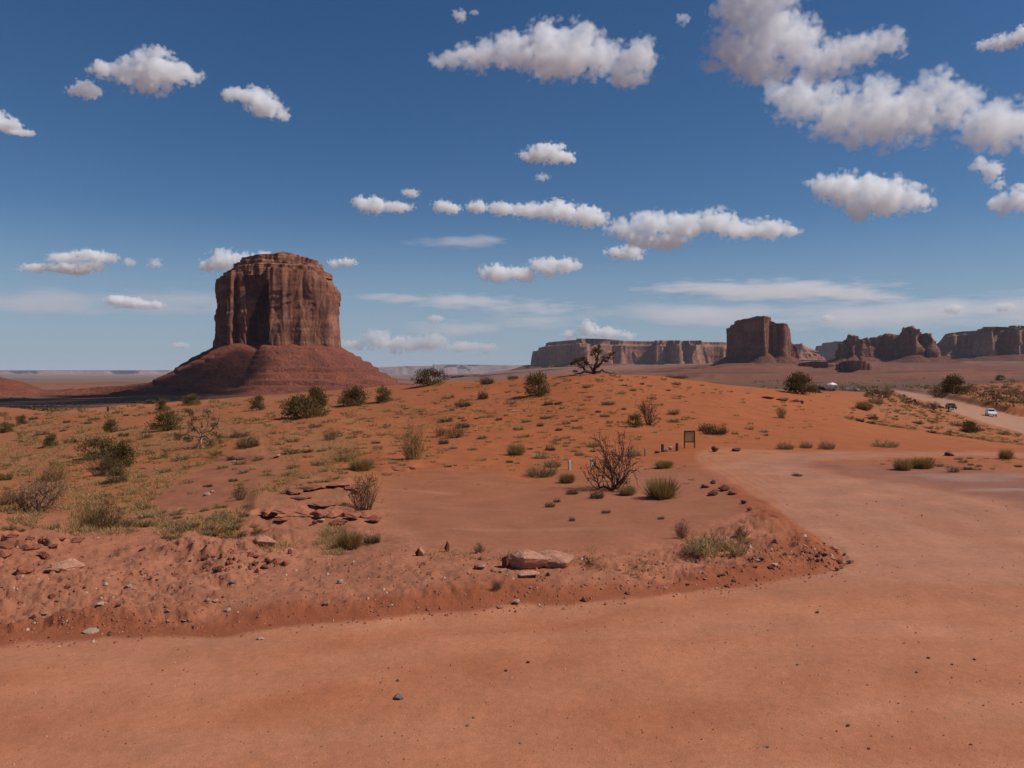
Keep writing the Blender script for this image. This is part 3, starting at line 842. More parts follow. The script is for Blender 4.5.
# ---------------------------------------------------------------- clouds: real vapour over the land
def cloud(puffs, label, base=1750.0, dens=9.0, name='cloud', soft=.27, nz=1.0, thin=False, Yfix=None, world=None, nf=1.0):
    """puffs: (px, py, half width, half height) as seen; they become balls of vapour at the cloud base height"""
    if world is None:
        low = max(p[1] + p[3] for p in puffs)
        Y = Yfix or min(60000, base * F / max(HY - low, 3))
        k = Y / F
        B = [((p[0] - CX) * k, 0.0, H + (HY - p[1]) * k, p[2] * k, (p[2] * .4 + p[3] * .4) * k * (1.0 if not thin else 1.6), p[3] * k) for p in puffs]
    else:
        Y = world[1]; k = Y / F
        B = puffs
    x0 = min(b[0] - b[3] for b in B); x1 = max(b[0] + b[3] for b in B)
    z0 = min(b[2] - b[5] for b in B); z1 = max(b[2] + b[5] for b in B)
    org = Vector(((x0 + x1) / 2, Y, (z0 + z1) / 2))
    h = z1 - z0; w = x1 - x0
    bm = bmesh.new()
    for b in B:
        r = bmesh.ops.create_icosphere(bm, subdivisions=3, radius=1)
        for v in r['verts']:
            v.co = Vector((b[0] + v.co.x * b[3] * 1.16, Y + b[1] + v.co.y * b[4] * 1.16, b[2] + v.co.z * b[5] * 1.16)) - org
    me = bpy.data.meshes.new(name); bm.to_mesh(me); bm.free()
    o = bpy.data.objects.new(name, me); C.objects.link(o)
    mod = o.modifiers.new('r', 'REMESH'); mod.mode = 'VOXEL'; mod.voxel_size = max(min(b[5] for b in B) / 3.5, w / 120)
    dg = bpy.context.evaluated_depsgraph_get()
    me2 = bpy.data.meshes.new_from_object(o.evaluated_get(dg)); o.modifiers.clear(); o.data = me2; me2.name = name
    o.location = org
    m = bpy.data.materials.new('cloud vapour'); m.use_nodes = True
    t = m.node_tree; t.nodes.clear()
    out = t.nodes.new('ShaderNodeOutputMaterial'); v = t.nodes.new('ShaderNodeVolumePrincipled')
    v.inputs['Color'].default_value = (1, 1, 1, 1)
    v.inputs['Anisotropy'].default_value = 0.1
    t.links.new(v.outputs[0], out.inputs['Volume'])
    tc = t.nodes.new('ShaderNodeTexCoord'); P = tc.outputs['Object']
    sp = t.nodes.new('ShaderNodeMapping'); t.links.new(P, sp.inputs['Vector'])
    sp.inputs['Location'].default_value = (org.x * .37, 0, org.z)
    if thin: sp.inputs['Scale'].default_value = (.16, .16, 1)
    hh = sorted(b[5] for b in B)[len(B) // 2] * 2
    hn = hh; hh = hh / nf
    n1 = noise_node(t, 1.9 / hh, 6, sp.outputs[0], 0.62)
    vo = t.nodes.new('ShaderNodeTexVoronoi'); vo.voronoi_dimensions = '3D'; vo.feature = 'F1'; vo.inputs['Scale'].default_value = 3.4 / hh; vo.inputs['Detail'].default_value = 0.0
    t.links.new(sp.outputs[0], vo.inputs['Vector'])
    n2 = math_n(t, 'ADD', math_n(t, 'SUBTRACT', 1.02, vo.outputs['Distance']), maprange(t, noise_node(t, 8.0 / hh, 3, sp.outputs[0], .6), 0, 1, -.45, .45))
    acc = None
    for b in B:
        c = Vector((b[0], Y + b[1], b[2])) - org
        ma = t.nodes.new('ShaderNodeVectorMath'); ma.operation = 'MULTIPLY_ADD'
        t.links.new(P, ma.inputs[0]); ma.inputs[1].default_value = (1 / b[3], 1 / b[4], 1 / b[5])
        ma.inputs[2].default_value = (-c.x / b[3], -c.y / b[4], -c.z / b[5])
        ln = t.nodes.new('ShaderNodeVectorMath'); ln.operation = 'LENGTH'; t.links.new(ma.outputs[0], ln.inputs[0])
        if acc is None: acc = ln.outputs['Value']
        else:
            sm = t.nodes.new('ShaderNodeMath'); sm.operation = 'SMOOTH_MIN'; t.links.new(acc, sm.inputs[0]); t.links.new(ln.outputs['Value'], sm.inputs[1]); sm.inputs[2].default_value = .18
            acc = sm.outputs[0]
    f = math_n(t, 'SUBTRACT', .82, acc)
    f = math_n(t, 'ADD', f, math_n(t, 'MULTIPLY', math_n(t, 'SUBTRACT', n1, .5), 2.0 * nz))
    f = math_n(t, 'ADD', f, math_n(t, 'MULTIPLY', math_n(t, 'SUBTRACT', n2, .5), .7 * nz))
    d = maprange(t, f, 0.0, soft, 0.0, dens * (.5 if not thin else 1) / hn)
    t.links.new(d, v.inputs['Density'])
    me2.materials.clear(); me2.materials.append(m)
    tag(o, label, 'cloud', 'white fair weather clouds' if not thin else 'thin streaks of high cloud', 'thing')
    return o

def clouds():
    cl = cloud
    cl([(104, 70, 20, 11), (128, 72, 24, 15), (152, 66, 26, 20), (176, 74, 24, 14), (150, 84, 30, 12), (194, 76, 12, 6)], 'white cloud with a domed top alone in the upper left sky')
    cl([(84, 89, 18, 10), (94, 92, 12, 6)], 'small wispy puff just left of the domed cloud at upper left')
    cl([(236, 95, 20, 9), (256, 98, 22, 13), (268, 108, 20, 12), (282, 116, 9, 6)], 'white cloud slanting down to the right, above the big butte', nz=.9)
    cl([(-6, 119, 14, 13), (8, 125, 16, 9), (24, 133, 16, 4)], 'pointed wisp of cloud at the left edge of the sky')
    cl([(450, 60, 24, 11), (480, 56, 30, 17), (515, 52, 34, 21), (548, 46, 30, 28), (578, 44, 28, 26), (600, 58, 30, 22), (560, 62, 50, 20), (624, 66, 22, 18), (642, 58, 20, 24), (628, 80, 20, 12)], 'long bright cumulus with a humped right end, top centre of the sky', dens=8, nf=1.3)
    cl([(460, 15, 9, 8), (472, 12, 7, 3)], 'tiny faint puff near the top edge left of the long bright cumulus', dens=4)
    cl([(532, 156, 16, 8), (548, 153, 22, 12), (562, 157, 16, 8)], 'small oval cloud floating below the long bright cumulus')
    cl([(543, 177, 9, 5)], 'tiny faint tuft of cloud just under the small oval cloud', dens=3)
    cl([(362, 203, 12, 9), (374, 205, 18, 10), (398, 207, 20, 6)], 'small flat cloud with a bump at its left end, right above the big butte')
    cl([(411, 193, 11, 5)], 'tiny wisp of cloud over the gap between two small flat clouds', dens=4)
    cl([(442, 206, 12, 8), (452, 209, 11, 7)], 'small lens shaped cloud second in the row left of the long low bank')
    cl([(478, 207, 13, 8)], 'small ragged puff touching the left end of the long low bank')
    cl([(504, 209, 20, 8), (530, 211, 26, 9), (558, 211, 28, 12), (586, 217, 24, 12), (600, 219, 14, 9)], 'long low bank of cloud dipping to the right in mid sky')
    cl([(626, 230, 22, 14), (652, 226, 28, 18), (684, 226, 30, 15), (715, 222, 26, 16), (735, 230, 28, 12), (768, 229, 26, 12), (788, 231, 16, 7), (655, 240, 40, 10)], 'wide ragged cloud bank right of the long low bank')
    cl([(617, 253, 14, 8), (632, 253, 15, 9)], 'small bright loaf of cloud under the wide ragged bank')
    cl([(496, 273, 20, 10), (520, 274, 24, 9), (546, 267, 22, 11), (566, 265, 18, 9)], 'bright two lobed cloud low in the sky left of centre')
    cl([(744, 8, 34, 40), (770, 30, 34, 42), (736, 48, 34, 26), (795, 42, 30, 30), (824, 62, 32, 26), (760, 66, 40, 22), (856, 50, 36, 18), (884, 44, 26, 17), (712, 66, 16, 9), (780, -22, 40, 40)], 'tall bright cumulus reaching out of the top edge at upper right', dens=7, nf=1.6)
    cl([(776, 94, 16, 16), (800, 100, 34, 28), (838, 112, 40, 32), (880, 118, 40, 36), (918, 112, 38, 34), (940, 92, 20, 26), (958, 104, 30, 26), (1000, 126, 44, 30), (1050, 130, 44, 28), (880, 90, 26, 18), (850, 140, 22, 12), (922, 76, 8, 10)], 'largest cumulus, with a knobbed turret, at the right edge of the sky', dens=7.5, nf=1.6)
    cl([(826, 186, 22, 14), (850, 190, 34, 20), (884, 196, 38, 22), (912, 200, 24, 15), (858, 212, 16, 12)], 'ragged oval cloud below the largest cumulus')
    cl([(980, 164, 11, 9), (992, 172, 12, 14), (998, 184, 8, 8)], 'curled wisp of cloud hanging under the largest cumulus', dens=5)
    cl([(1002, 204, 16, 13), (1022, 200, 24, 16), (1050, 204, 26, 15)], 'white cloud cut by the right edge under the curled wisp')
    cl([(984, 46, 14, 6), (1006, 42, 20, 9), (1030, 34, 22, 10)], 'slanting streak of cloud at the right edge above the largest cumulus', dens=6)
    cl([(683, 19, 8, 8)], 'tiny faint puff left of the tall bright cumulus', dens=3)
    cl([(66, 258, 20, 7), (90, 256, 22, 8), (108, 258, 12, 6), (40, 268, 24, 5), (74, 268, 30, 7), (94, 266, 14, 7)], 'two tiered flat cloud low over the left plain', base=1900)
    cl([(118, 301, 17, 7), (134, 303, 20, 6), (152, 305, 16, 5)], 'small flat bright cloud low over the left horizon', base=2000)
    cl([(212, 266, 16, 10), (226, 260, 20, 13), (244, 262, 20, 11), (262, 260, 20, 9)], 'white cloud half hidden behind the top of the big butte')
    cl([(334, 264, 9, 5), (346, 262, 13, 5)], 'small thin cloud just right of the top of the big butte', dens=6)
    cl([(129, 262, 8, 5)], 'tiny puff right of the two tiered flat cloud', dens=3.5)
    cl([(155, 263, 9, 6)], 'tiny puff midway between the two tiered cloud and the big butte', dens=4)
    cl([(352, 345, 16, 7), (378, 340, 18, 12), (404, 344, 26, 10), (430, 342, 24, 10), (462, 347, 24, 7), (486, 348, 14, 6)], 'bank of distant cumulus tops on the horizon right of the big butte', base=1500, dens=6)
    cl([(570, 335, 10, 6), (589, 329, 12, 11), (608, 333, 18, 7), (626, 336, 12, 5)], 'distant cumulus peeping over the long mesa', base=1500, dens=6)
    cl([(436, 319, 10, 5)], 'tiny puff above the horizon cumulus bank', dens=3.5)
    cl([(829, 318, 9, 4)], 'tiny bright puff above the row of spires', dens=4)
    cl([(955, 309, 12, 6)], 'small bright puff low above the mesa at the right edge', dens=5)
    cl([(1004, 307, 11, 6)], 'second small puff low above the mesa, at the right edge', dens=5)
    cl([(180, 345, 12, 4)], 'tiny faint puff low left of the big butte', dens=3)
    th = dict(thin=True, base=4200, soft=.9, nz=1.0)
    cl([(445, 243, 42, 5), (470, 241, 50, 8)], 'thin veil of high cloud under the small flat clouds', dens=.5, **th)
    cl([(400, 299, 60, 5), (460, 301, 80, 7), (530, 308, 60, 9)], 'long thin streak of high cloud left of centre near the horizon', dens=.5, **th)
    cl([(720, 288, 90, 8), (780, 291, 120, 10), (850, 296, 80, 7)], 'long feathery streak of high cloud above the blocky butte', dens=.8, **th)
    cl([(40, 302, 120, 16), (170, 303, 110, 14)], 'pale veil of high cloud across the left sky above the horizon', dens=.5, **th)
    cl([(700, 316, 130, 14), (880, 316, 170, 16), (1040, 308, 120, 22)], 'broad pale veil of high cloud low across the right sky', dens=.6, **th)
    cl([(460, 328, 70, 9), (540, 322, 60, 9)], 'faint veil of high cloud over the horizon left of the long mesa', dens=.45, **th)
    # the cloud that throws the long dark shadow over the left plain and the foot of the butte
    P = Vector((-520, 1080, -33)) + SUN * ((1500 + 33) / SUN.z)
    cl([(P.x + a, b, P.z + c, r, s, q) for a, b, c, r, s, q in ((85, -470, 0, 110, 150, 90), (45, -240, 10, 125, 190, 100), (0, 0, -10, 135, 200, 100), (-50, 210, 10, 140, 170, 100), (-70, 345, 0, 130, 78, 80), (-130, -60, 0, 120, 200, 80))],
       'large cloud overhead shading the left plain', world=(P.x, P.y), dens=12)
clouds()

def haze():
    bm = bmesh.new(); bmesh.ops.create_cube(bm, size=1)
    me = bpy.data.meshes.new('haze'); bm.to_mesh(me); bm.free()
    o = bpy.data.objects.new('haze', me); C.objects.link(o)
    o.scale = (200000, 200000, 620); o.location = (0, 0, 125)
    m = bpy.data.materials.new('haze'); m.use_nodes = True; t = m.node_tree; t.nodes.clear()
    out = t.nodes.new('ShaderNodeOutputMaterial'); v = t.nodes.new('ShaderNodeVolumePrincipled')
    v.inputs['Density'].default_value = 1.6e-5; v.inputs['Color'].default_value = (.76, .86, 1, 1); v.inputs['Anisotropy'].default_value = 0.0
    t.links.new(v.outputs[0], out.inputs['Volume']); me.materials.append(m)
    tag(o, kind='stuff')
haze()

# ---------------------------------------------------------------- plants
M_JUN = leaf_mat('juniper leaf', (.102, .076, .029), (.19, .130, .050), .25, .25)
M_SAGE = leaf_mat('sage leaf', (.25, .165, .064), (.34, .22, .084), .25, .2)
M_BROWN = leaf_mat('brown brush leaf', (.115, .078, .040), (.19, .118, .062), .2, .2)
M_GREY = leaf_mat('grey green leaf', (.26, .185, .092), (.34, .235, .115), .25, .2)
M_TUFT = leaf_mat('dry tuft blade', (.43, .275, .112), (.28, .185, .074), .3, .35)
M_STRAW = leaf_mat('straw', (.50, .33, .145), (.38, .24, .10), .35, .25)
M_WOOD = plain_mat('grey brown wood', (.13, .078, .05), .3, 14, objrand=.2)
M_DEAD = plain_mat('dead wood', (.17, .098, .062), .35, 18, objrand=.2)
M_DARKWOOD = plain_mat('dark dead wood', (.098, .055, .037), .35, 18, objrand=.2)
M_PALEWOOD = plain_mat('bleached wood', (.38, .27, .18), .25, 18)

def unit(rs, n):
    v = rs.normal(size=(n, 3)); return v / np.linalg.norm(v, axis=1, keepdims=True)

def leaf_quads(c, u, v):
    n = len(c)
    V = np.stack([c - u, c + v * .9, c + u, c - v * .9], 1).reshape(-1, 3)
    return V, np.arange(n * 4).reshape(n, 4)

class MB:
    def __init__(self): self.V = []; self.Q = []; self.T = []; self.n = 0
    def add(self, V, Q=None, T=None):
        if Q is not None and len(Q): self.Q.append(np.asarray(Q) + self.n)
        if T is not None and len(T): self.T.append(np.asarray(T) + self.n)
        self.V.append(np.asarray(V, float)); self.n += len(V)
    def mesh(self, name, mat, smooth=False):
        return np_mesh(name, np.vstack(self.V), ([np.vstack(self.Q)] if self.Q else []) + ([np.vstack(self.T)] if self.T else []), mat, smooth)
    def tube(self, pts, radii, k=5):
        pts = np.asarray(pts, float); n = len(pts)
        d = np.gradient(pts, axis=0); d /= np.linalg.norm(d, axis=1, keepdims=True) + 1e-9
        up = np.array([.31, .17, .93]); a = np.cross(d, up); a /= np.linalg.norm(a, axis=1, keepdims=True) + 1e-9; b = np.cross(d, a)
        th = np.linspace(0, 2 * math.pi, k, endpoint=False)
        V = (pts[:, None, :] + np.asarray(radii)[:, None, None] * (a[:, None, :] * np.cos(th)[None, :, None] + b[:, None, :] * np.sin(th)[None, :, None])).reshape(-1, 3)
        i = np.arange(n * k).reshape(n, k); j = np.roll(i, -1, 1)
        Q = np.stack([i[:-1], j[:-1], j[1:], i[1:]], -1).reshape(-1, 4)
        V = np.vstack([V, pts[-1:]]); tip = len(V) - 1
        self.add(V, Q, np.stack([i[-1], j[-1], np.full(k, tip)], -1))

def grow(mb, rs, p, d, length, r, depth, tips, spread=.7, kids=3, up=.15, k=5, segs=4):
    pts = [np.array(p, float)]; d = np.array(d, float); d /= np.linalg.norm(d)
    dirs = []
    for i in range(segs):
        d = d + rs.normal(size=3) * .22 + np.array([0, 0, up * .3]); d /= np.linalg.norm(d)
        pts.append(pts[-1] + d * length / segs); dirs.append(d)
    mb.tube(pts, np.linspace(r, r * .45, segs + 1), k)
    if depth == 0:
        tips.append((pts[-1], d)); return
    for q in range(kids):
        i = rs.randint(1, segs + 1) if q else segs
        dd = dirs[i - 1] + rs.normal(size=3) * spread; dd[2] = dd[2] * .8 + up
        grow(mb, rs, pts[i], dd, length * rs.uniform(.5, .8), r * .5, depth - 1, tips, spread, kids, up, max(3, k - 1), segs)

def foliage_lobes(rs, lobes, per, ls, lw, upbias=.5, hollow=.55):
    Vs, Qs, n0 = [], [], 0
    for (cx, cy, cz, rx, ry, rz) in lobes:
        n = int(per * (rx * ry + ry * rz + rx * rz) / .1) + 12
        d = unit(rs, n); rad = rs.uniform(hollow, 1.06, n) ** .8
        c = np.array([cx, cy, cz]) + d * rad[:, None] * np.array([rx, ry, rz])
        c[:, 2] = np.maximum(c[:, 2], .015)
        u = d * .6 + unit(rs, n) * .8 + np.array([0, 0, upbias]); u /= np.linalg.norm(u, axis=1, keepdims=True)
        v = np.cross(u, unit(rs, n)); v /= np.linalg.norm(v, axis=1, keepdims=True) + 1e-9
        s = rs.uniform(.6, 1.3, n)[:, None]
        V, Q = leaf_quads(c, u * ls * s, v * lw * s)
        Vs.append(V); Qs.append(Q + n0); n0 += len(V)
    return np.vstack(Vs), np.vstack(Qs)

def blades(rs, n, r0, hgt, lean, w, droop=.0, dome=False):
    a = rs.uniform(0, 2 * math.pi, n); rr = r0 * np.sqrt(rs.uniform(0, 1, n))
    b = np.column_stack([rr * np.cos(a), rr * np.sin(a), np.zeros(n)])
    el = np.clip(rs.normal(lean, .28, n), .12, 1.5) if not dome else rs.uniform(.15, 1.5, n)
    a2 = a + rs.normal(0, .6, n)
    d = np.column_stack([np.cos(a2) * np.cos(el), np.sin(a2) * np.cos(el), np.sin(el)])
    L = hgt * rs.uniform(.55, 1.1, n)[:, None]
    side = np.cross(d, unit(rs, n)); side /= np.linalg.norm(side, axis=1, keepdims=True) + 1e-9
    mid = b + d * L * .6; tip = b + d * L - np.array([0, 0, 1.0]) * droop * L
    V = np.stack([b - side * w, b + side * w, mid + side * w * .8, tip, mid - side * w * .8], 1).reshape(-1, 3)
    i = np.arange(n)[:, None] * 5
    return V, np.concatenate([i + np.array([[0, 1, 2, 4]])], 0), i + np.array([[4, 2, 3]])

KINDS = {}
def green_proto(seed, flat=1.0):
    rs = np.random.RandomState(seed)
    lobes = []
    for i in range(14):
        a = rs.uniform(0, 2 * math.pi); q = rs.uniform(.06, .36)
        h = rs.uniform(.10, .50) * (1.1 - q)
        r = rs.uniform(.12, .20)
        lobes.append((q * math.cos(a), q * math.sin(a), h + .04, r * 1.25, r * 1.25, r * .85))
    for i in range(8):
        a = i * .785 + rs.uniform(-.3, .3); q = rs.uniform(.2, .36)
        lobes.append((q * math.cos(a), q * math.sin(a), rs.uniform(.08, .14), .16, .16, .10))
    V, Q = foliage_lobes(rs, lobes, 150, .027, .011, .6, .12)
    mb = MB(); mb.add(V, Q)
    st = MB(); tips = []
    for i in range(5):
        a = rs.uniform(0, 2 * math.pi)
        grow(st, rs, (0, 0, -.04), (math.cos(a) * .6, math.sin(a) * .6, .7), .34, .018, 1, tips, .6, 3)
    return [('foliage', mb.mesh('foliage', M_JUN)), ('stem', st.mesh('stem', M_WOOD))]

def twig_proto(seed, mat, wood, n=420, depth=2, leafy=320, hgt=.62):
    rs = np.random.RandomState(seed)
    st = MB(); tips = []
    for i in range(9):
        a = i / 9 * 2 * math.pi + rs.uniform(-.3, .3)
        grow(st, rs, (rs.uniform(-.04, .04), rs.uniform(-.04, .04), -.03), (math.cos(a) * .65, math.sin(a) * .65, rs.uniform(.5, 1)), .36, .010, depth, tips, .55, 3, .25, 3, 3)
    fo = MB()
    V, Q, T = blades(rs, n // 4, .2, hgt * .9, .95, .004); fo.add(V, Q, T)
    lob = []
    for _ in range(14):
        a = rs.uniform(0, 6.28); q = rs.uniform(0, .33); lob.append((q * math.cos(a), q * math.sin(a), rs.uniform(.10, .50) * (1.15 - q), .15, .15, .12))
    V, Q = foliage_lobes(rs, lob, leafy * .36, .021, .006, .7, .15); fo.add(V, Q)
    return [('foliage', fo.mesh('foliage', mat)), ('stem', st.mesh('stem', wood))]

def broom_proto(seed, mat):
    rs = np.random.RandomState(seed)
    fo = MB()
    V, Q, T = blades(rs, 900, .30, .64, 1.22, .0055); fo.add(V, Q, T)
    V, Q, T = blades(rs, 260, .34, .5, .8, .006); fo.add(V, Q, T)
    st = MB(); tips = []
    for i in range(8):
        a = rs.uniform(0, 2 * math.pi)
        grow(st, rs, (0, 0, -.03), (math.cos(a) * .5, math.sin(a) * .5, .9), .3, .012, 1, tips, .3, 3, .3, 3, 3)
    return [('foliage', fo.mesh('foliage', mat)), ('stem', st.mesh('stem', M_DARKWOOD))]

def dead_proto(seed, wood, n=9, depth=3, up=.22, flat=.75):
    rs = np.random.RandomState(seed)
    st = MB(); tw = MB(); tips = []
    for i in range(n):
        a = i / n * 2 * math.pi + rs.uniform(-.4, .4)
        grow(st, rs, (rs.uniform(-.05, .05), rs.uniform(-.05, .05), -.04), (math.cos(a) * flat, math.sin(a) * flat, rs.uniform(.35, 1.1)), .40, .024, depth - 1, tips, .6, 4, up, 4, 4)
    t2 = []
    for p, d in tips: grow(st, rs, p, d, .15, .008, 1, t2, .8, 4, up * .5, 3, 3)
    mb = MB(); mb.tube([(0, 0, -.08), (.01, 0, .0), (0, .01, .07)], [.06, .055, .03], 7)
    return [('branch', st.mesh('branch', wood)), ('stump', mb.mesh('stump', wood))]

def mat_proto(seed, mat):
    rs = np.random.RandomState(seed)
    fo = MB()
    lob = [(rs.uniform(-.36, .36), rs.uniform(-.2, .2), rs.uniform(.04, .16), .14, .14, .09) for _ in range(12)]
    V, Q = foliage_lobes(rs, lob, 26, .030, .009, .5, .3); fo.add(V, Q)
    V, Q, T = blades(rs, 260, .36, .26, .7, .006); fo.add(V, Q, T)
    st = MB(); tips = []
    for i in range(10):
        a = rs.uniform(0, 2 * math.pi)
        grow(st, rs, (0, 0, -.02), (math.cos(a), math.sin(a), .2), .34, .009, 1, tips, .5, 3, .05, 3, 3)
    return [('foliage', fo.mesh('foliage', mat)), ('stem', st.mesh('stem', M_DARKWOOD))]

def protos():
    for k in range(3): KINDS['green', k] = green_proto(100 + k)
    for k in range(3): KINDS['brown', k] = twig_proto(200 + k, M_BROWN, M_DARKWOOD)
    for k in range(2): KINDS['sage', k] = broom_proto(300 + k, M_SAGE)
    for k in range(2): KINDS['grey', k] = mat_proto(400 + k, M_GREY)
    for k in range(2): KINDS['olive', k] = twig_proto(450 + k, M_SAGE, M_DEAD, 520, 2, 500)
    for k in range(2): KINDS['dead', k] = dead_proto(500 + k, M_DARKWOOD)
    for k in range(2): KINDS['red', k] = dead_proto(520 + k, M_DEAD, 9, 3, .1, .9)
    for k in range(2): KINDS['mat', k] = mat_proto(540 + k, M_BROWN)
protos()
for key, parts in KINDS.items():                       # size of each kind as modelled
    mx = np.array([0., 0, 0]); mn = np.array([0., 0, 0])
    for _, me in parts:
        a = np.empty(len(me.vertices) * 3, np.float32); me.vertices.foreach_get('co', a); a = a.reshape(-1, 3)
        mx = np.maximum(mx, np.percentile(a, 98.5, axis=0)); mn = np.minimum(mn, np.percentile(a, 1.5, axis=0))
    KINDS[key] = (parts, max(mx[0] - mn[0], mx[1] - mn[1]), mx[2])

_pr = random.Random(11)
PLACED = []
def plant(kind, px, py, w, h, label, cat='shrub', group=None, name='shrub', ymin=5.5, dark=None):
    key = (kind, _pr.randrange(len([1 for q in KINDS if q[0] == kind])))
    parts, wd, ht = KINDS[key]
    x, y, z = hit(px, py, ymin)
    m = y / F
    r = empty(name, (x, y, z - .01 * h * m), _pr.uniform(0, 6.28))
    r.scale = (w * m / wd, w * m / wd, h * m / ht * 1.08)
    for nm, me in parts: mobj(nm, me, r)
    tag(r, label, cat, group)
    PLACED.append((px, py - h / 2, w / 2, h / 2))
    return r

def plants():
    P = plant
    g = 'dark green shrubs on the slopes'
    P('green', 430, 385.5, 30, 15, 'wide low dark green shrub alone on the skyline right of the big butte', group=g)
    P('green', 537, 396, 27, 21, 'round dark green shrub on the upper sand slope left of the gnarled juniper tree', group=g)
    P('green', 304, 418, 38, 20, 'wide irregular green shrub, largest of the row below the butte cone', group=g)
    P('green', 316, 408, 20, 19, 'taller yellow green shrub growing behind the wide irregular shrub', group=g)
    P('green', 352, 406, 27, 17, 'dark rounded shrub right of the wide irregular green shrub', group=g)
    P('green', 384, 402, 19, 14, 'small domed green shrub right end of the row below the butte cone', group=g)
    P('green', 258, 410, 17, 13, 'small green bushy shrub on a short trunk left of the wide irregular shrub', group=g)
    P('green', 165, 431, 27, 18, 'dense block shaped green shrub left of the pale trunked tree', group=g)
    P('green', 192, 405, 17, 10, 'small dark shrub on the skyline above the pale trunked tree', group=g)
    P('green', 163, 411, 14, 11, 'pale olive shrub standing on the edge of the bare orange sand', group=g)
    P('green', 150, 404, 12, 4, 'flat little shrub on the skyline at the right end of the bare orange sand', group=g)
    P('green', 51, 447, 13, 12, 'small round dark shrub on the grassy left slope', group=g)
    P('green', 111, 432, 14, 11, 'small round shrub between the grassy slope and the block shaped shrub', group=g)
    P('green', 22, 424, 11, 8, 'small green shrub high on the far left slope', group=g)
    P('green', 6, 432, 15, 9, 'low green shrub cut by the left edge of the view', group=g)
    P('green', 98, 459, 34, 20, 'large dark green shrub, upper half of the thicket on the left slope', group=g)
    P('green', 118, 468, 30, 22, 'large dark green shrub, right part of the thicket on the left slope', group=g)
    P('brown', 104, 476, 44, 24, 'dark brown brush at the foot of the green thicket on the left slope')
    P('green', 118, 483, 20, 14, 'low green shrub below the thicket on the left slope', group=g)
    P('green', 801, 394, 27, 19, 'tall round bush at the sand edge left of the white canopy')
    P('green', 970, 433, 18, 11, 'round dark green shrub on the sand below the far road', group=g)
    P('green', 955, 394, 24, 17, 'big dark bush on the bank above the far road, left of the parked black car', group=g, ymin=150)
    P('brown', 938, 397, 20, 12, 'brown bush on the far road bank beside the big dark bush', ymin=150)
    P('green', 1000, 380.5, 8, 5, 'small dark tree on the skyline at the right edge of the orange rise', group=g, ymin=300)
    P('olive', 413, 459, 36, 34, 'tall olive brush standing above the purple rock pan')
    P('brown', 364, 511, 42, 36, 'tall dark brown brush growing out of the broken rock ledges')
    P('sage', 662, 498, 30, 21, 'upright broom like sage bush on the pan beside the road bend')
    P('brown', 682, 538, 20, 17, 'small round dark bush on the pan, left of the grey green mat')
    P('grey', 720, 549, 44, 18, 'sprawling grey green mat of brush inside the road bend')
    P('grey', 694, 552, 24, 14, 'smaller grey mat touching the left end of the sprawling mat')
    P('brown', 742, 537, 18, 11, 'dark clump on the right end of the sprawling grey green mat')
    P('dead', 616, 489, 50, 51, 'large dead dark bush with bare twisted branches on the pan', name='dead_bush', cat='dead bush')
    P('dead', 649, 425, 26, 26, 'bare dead bush on the sand slope above the sign', name='dead_bush', cat='dead bush')
    P('green', 635, 427, 14, 12, 'round brown green shrub touching the bare dead bush on the sand slope')
    P('mat', 715, 434, 30, 10, 'dark brush pile lying flat on the sand above the two red blocks', name='brush_pile', cat='brush')
    P('mat', 705, 431, 16, 8, 'left end of the dark brush pile on the sand above the sign', name='brush_pile', cat='brush')
    P('red', 40, 512, 44, 40, 'wide reddish dead bush on the lower left slope', name='dead_bush', cat='dead bush')
    P('dead', 27, 512, 26, 22, 'low dead bush in front of the wide reddish bush at lower left', name='dead_bush', cat='dead bush')
    P('brown', 8, 505, 24, 16, 'brown brush cut by the left edge of the view')
    P('brown', 106, 527, 34, 26, 'brown twiggy bush above the left bank rocks')
    P('olive', 88, 527, 20, 22, 'small olive bush left of the brown twiggy bush above the bank')
    P('brown', 126, 527, 24, 9, 'low brown bush right of the twiggy bush above the bank')
    P('olive', 55, 480, 30, 20, 'thin olive brush below the bare sand patch on the left slope')
    P('brown', 455, 438, 30, 12, 'low brown brush on the sand right of the tall olive brush')
    P('brown', 440, 436, 16, 9, 'small brown brush touching the left end of the low brown brush')
    P('brown', 331, 440, 19, 11, 'brown scrub with a bare twig, midway up the centre left slope')
    P('mat', 487, 384, 17, 8, 'brown dome of brush on the skyline left of the round shrub')
    P('mat', 513, 379, 12, 6, 'small brown brush on the skyline nearer the gnarled juniper tree')
    P('mat', 483, 399, 13, 9, 'brown brush just below the brown dome on the upper slope')
    P('mat', 677, 376, 22, 5, 'low olive brush on the crest right of the gnarled juniper tree')
    P('sage', 516, 455, 18, 12, 'grey topped bush with a dark underside on the open sand')
    P('grey', 541, 476, 34, 13, 'grey green brush at the far edge of the purple pan')
    P('grey', 552, 467, 20, 9, 'pale green brush behind the white marker posts')
    P('sage', 567, 483, 15, 10, 'tan bush in front of the white marker posts')
    P('grey', 633, 456, 16, 10, 'grey green bush behind the large dead bush')
    P('sage', 627, 495, 16, 10, 'small tan bush between the large dead bush and the broom like bush')
    P('mat', 597, 498, 18, 8, 'low tan brush at the left foot of the large dead bush')
    P('mat', 572, 494, 15, 5, 'flat tan tuft on the pan left of the large dead bush')
    P('mat', 550, 507, 13, 5, 'flat brown tuft on the open pan')
    P('mat', 557, 502, 8, 5, 'tiny tan tuft behind the flat brown tuft on the open pan')
    P('mat', 606, 513, 10, 5, 'small brown tuft alone on the open pan right of centre')
    P('mat', 572, 521, 8, 4, 'tiniest tuft alone on the open pan')
    P('sage', 664, 468, 18, 8, 'grey tan tuft behind the broom like sage bush')
    P('mat', 661, 519, 8, 4, 'small tan tuft behind the round dark bush on the pan')
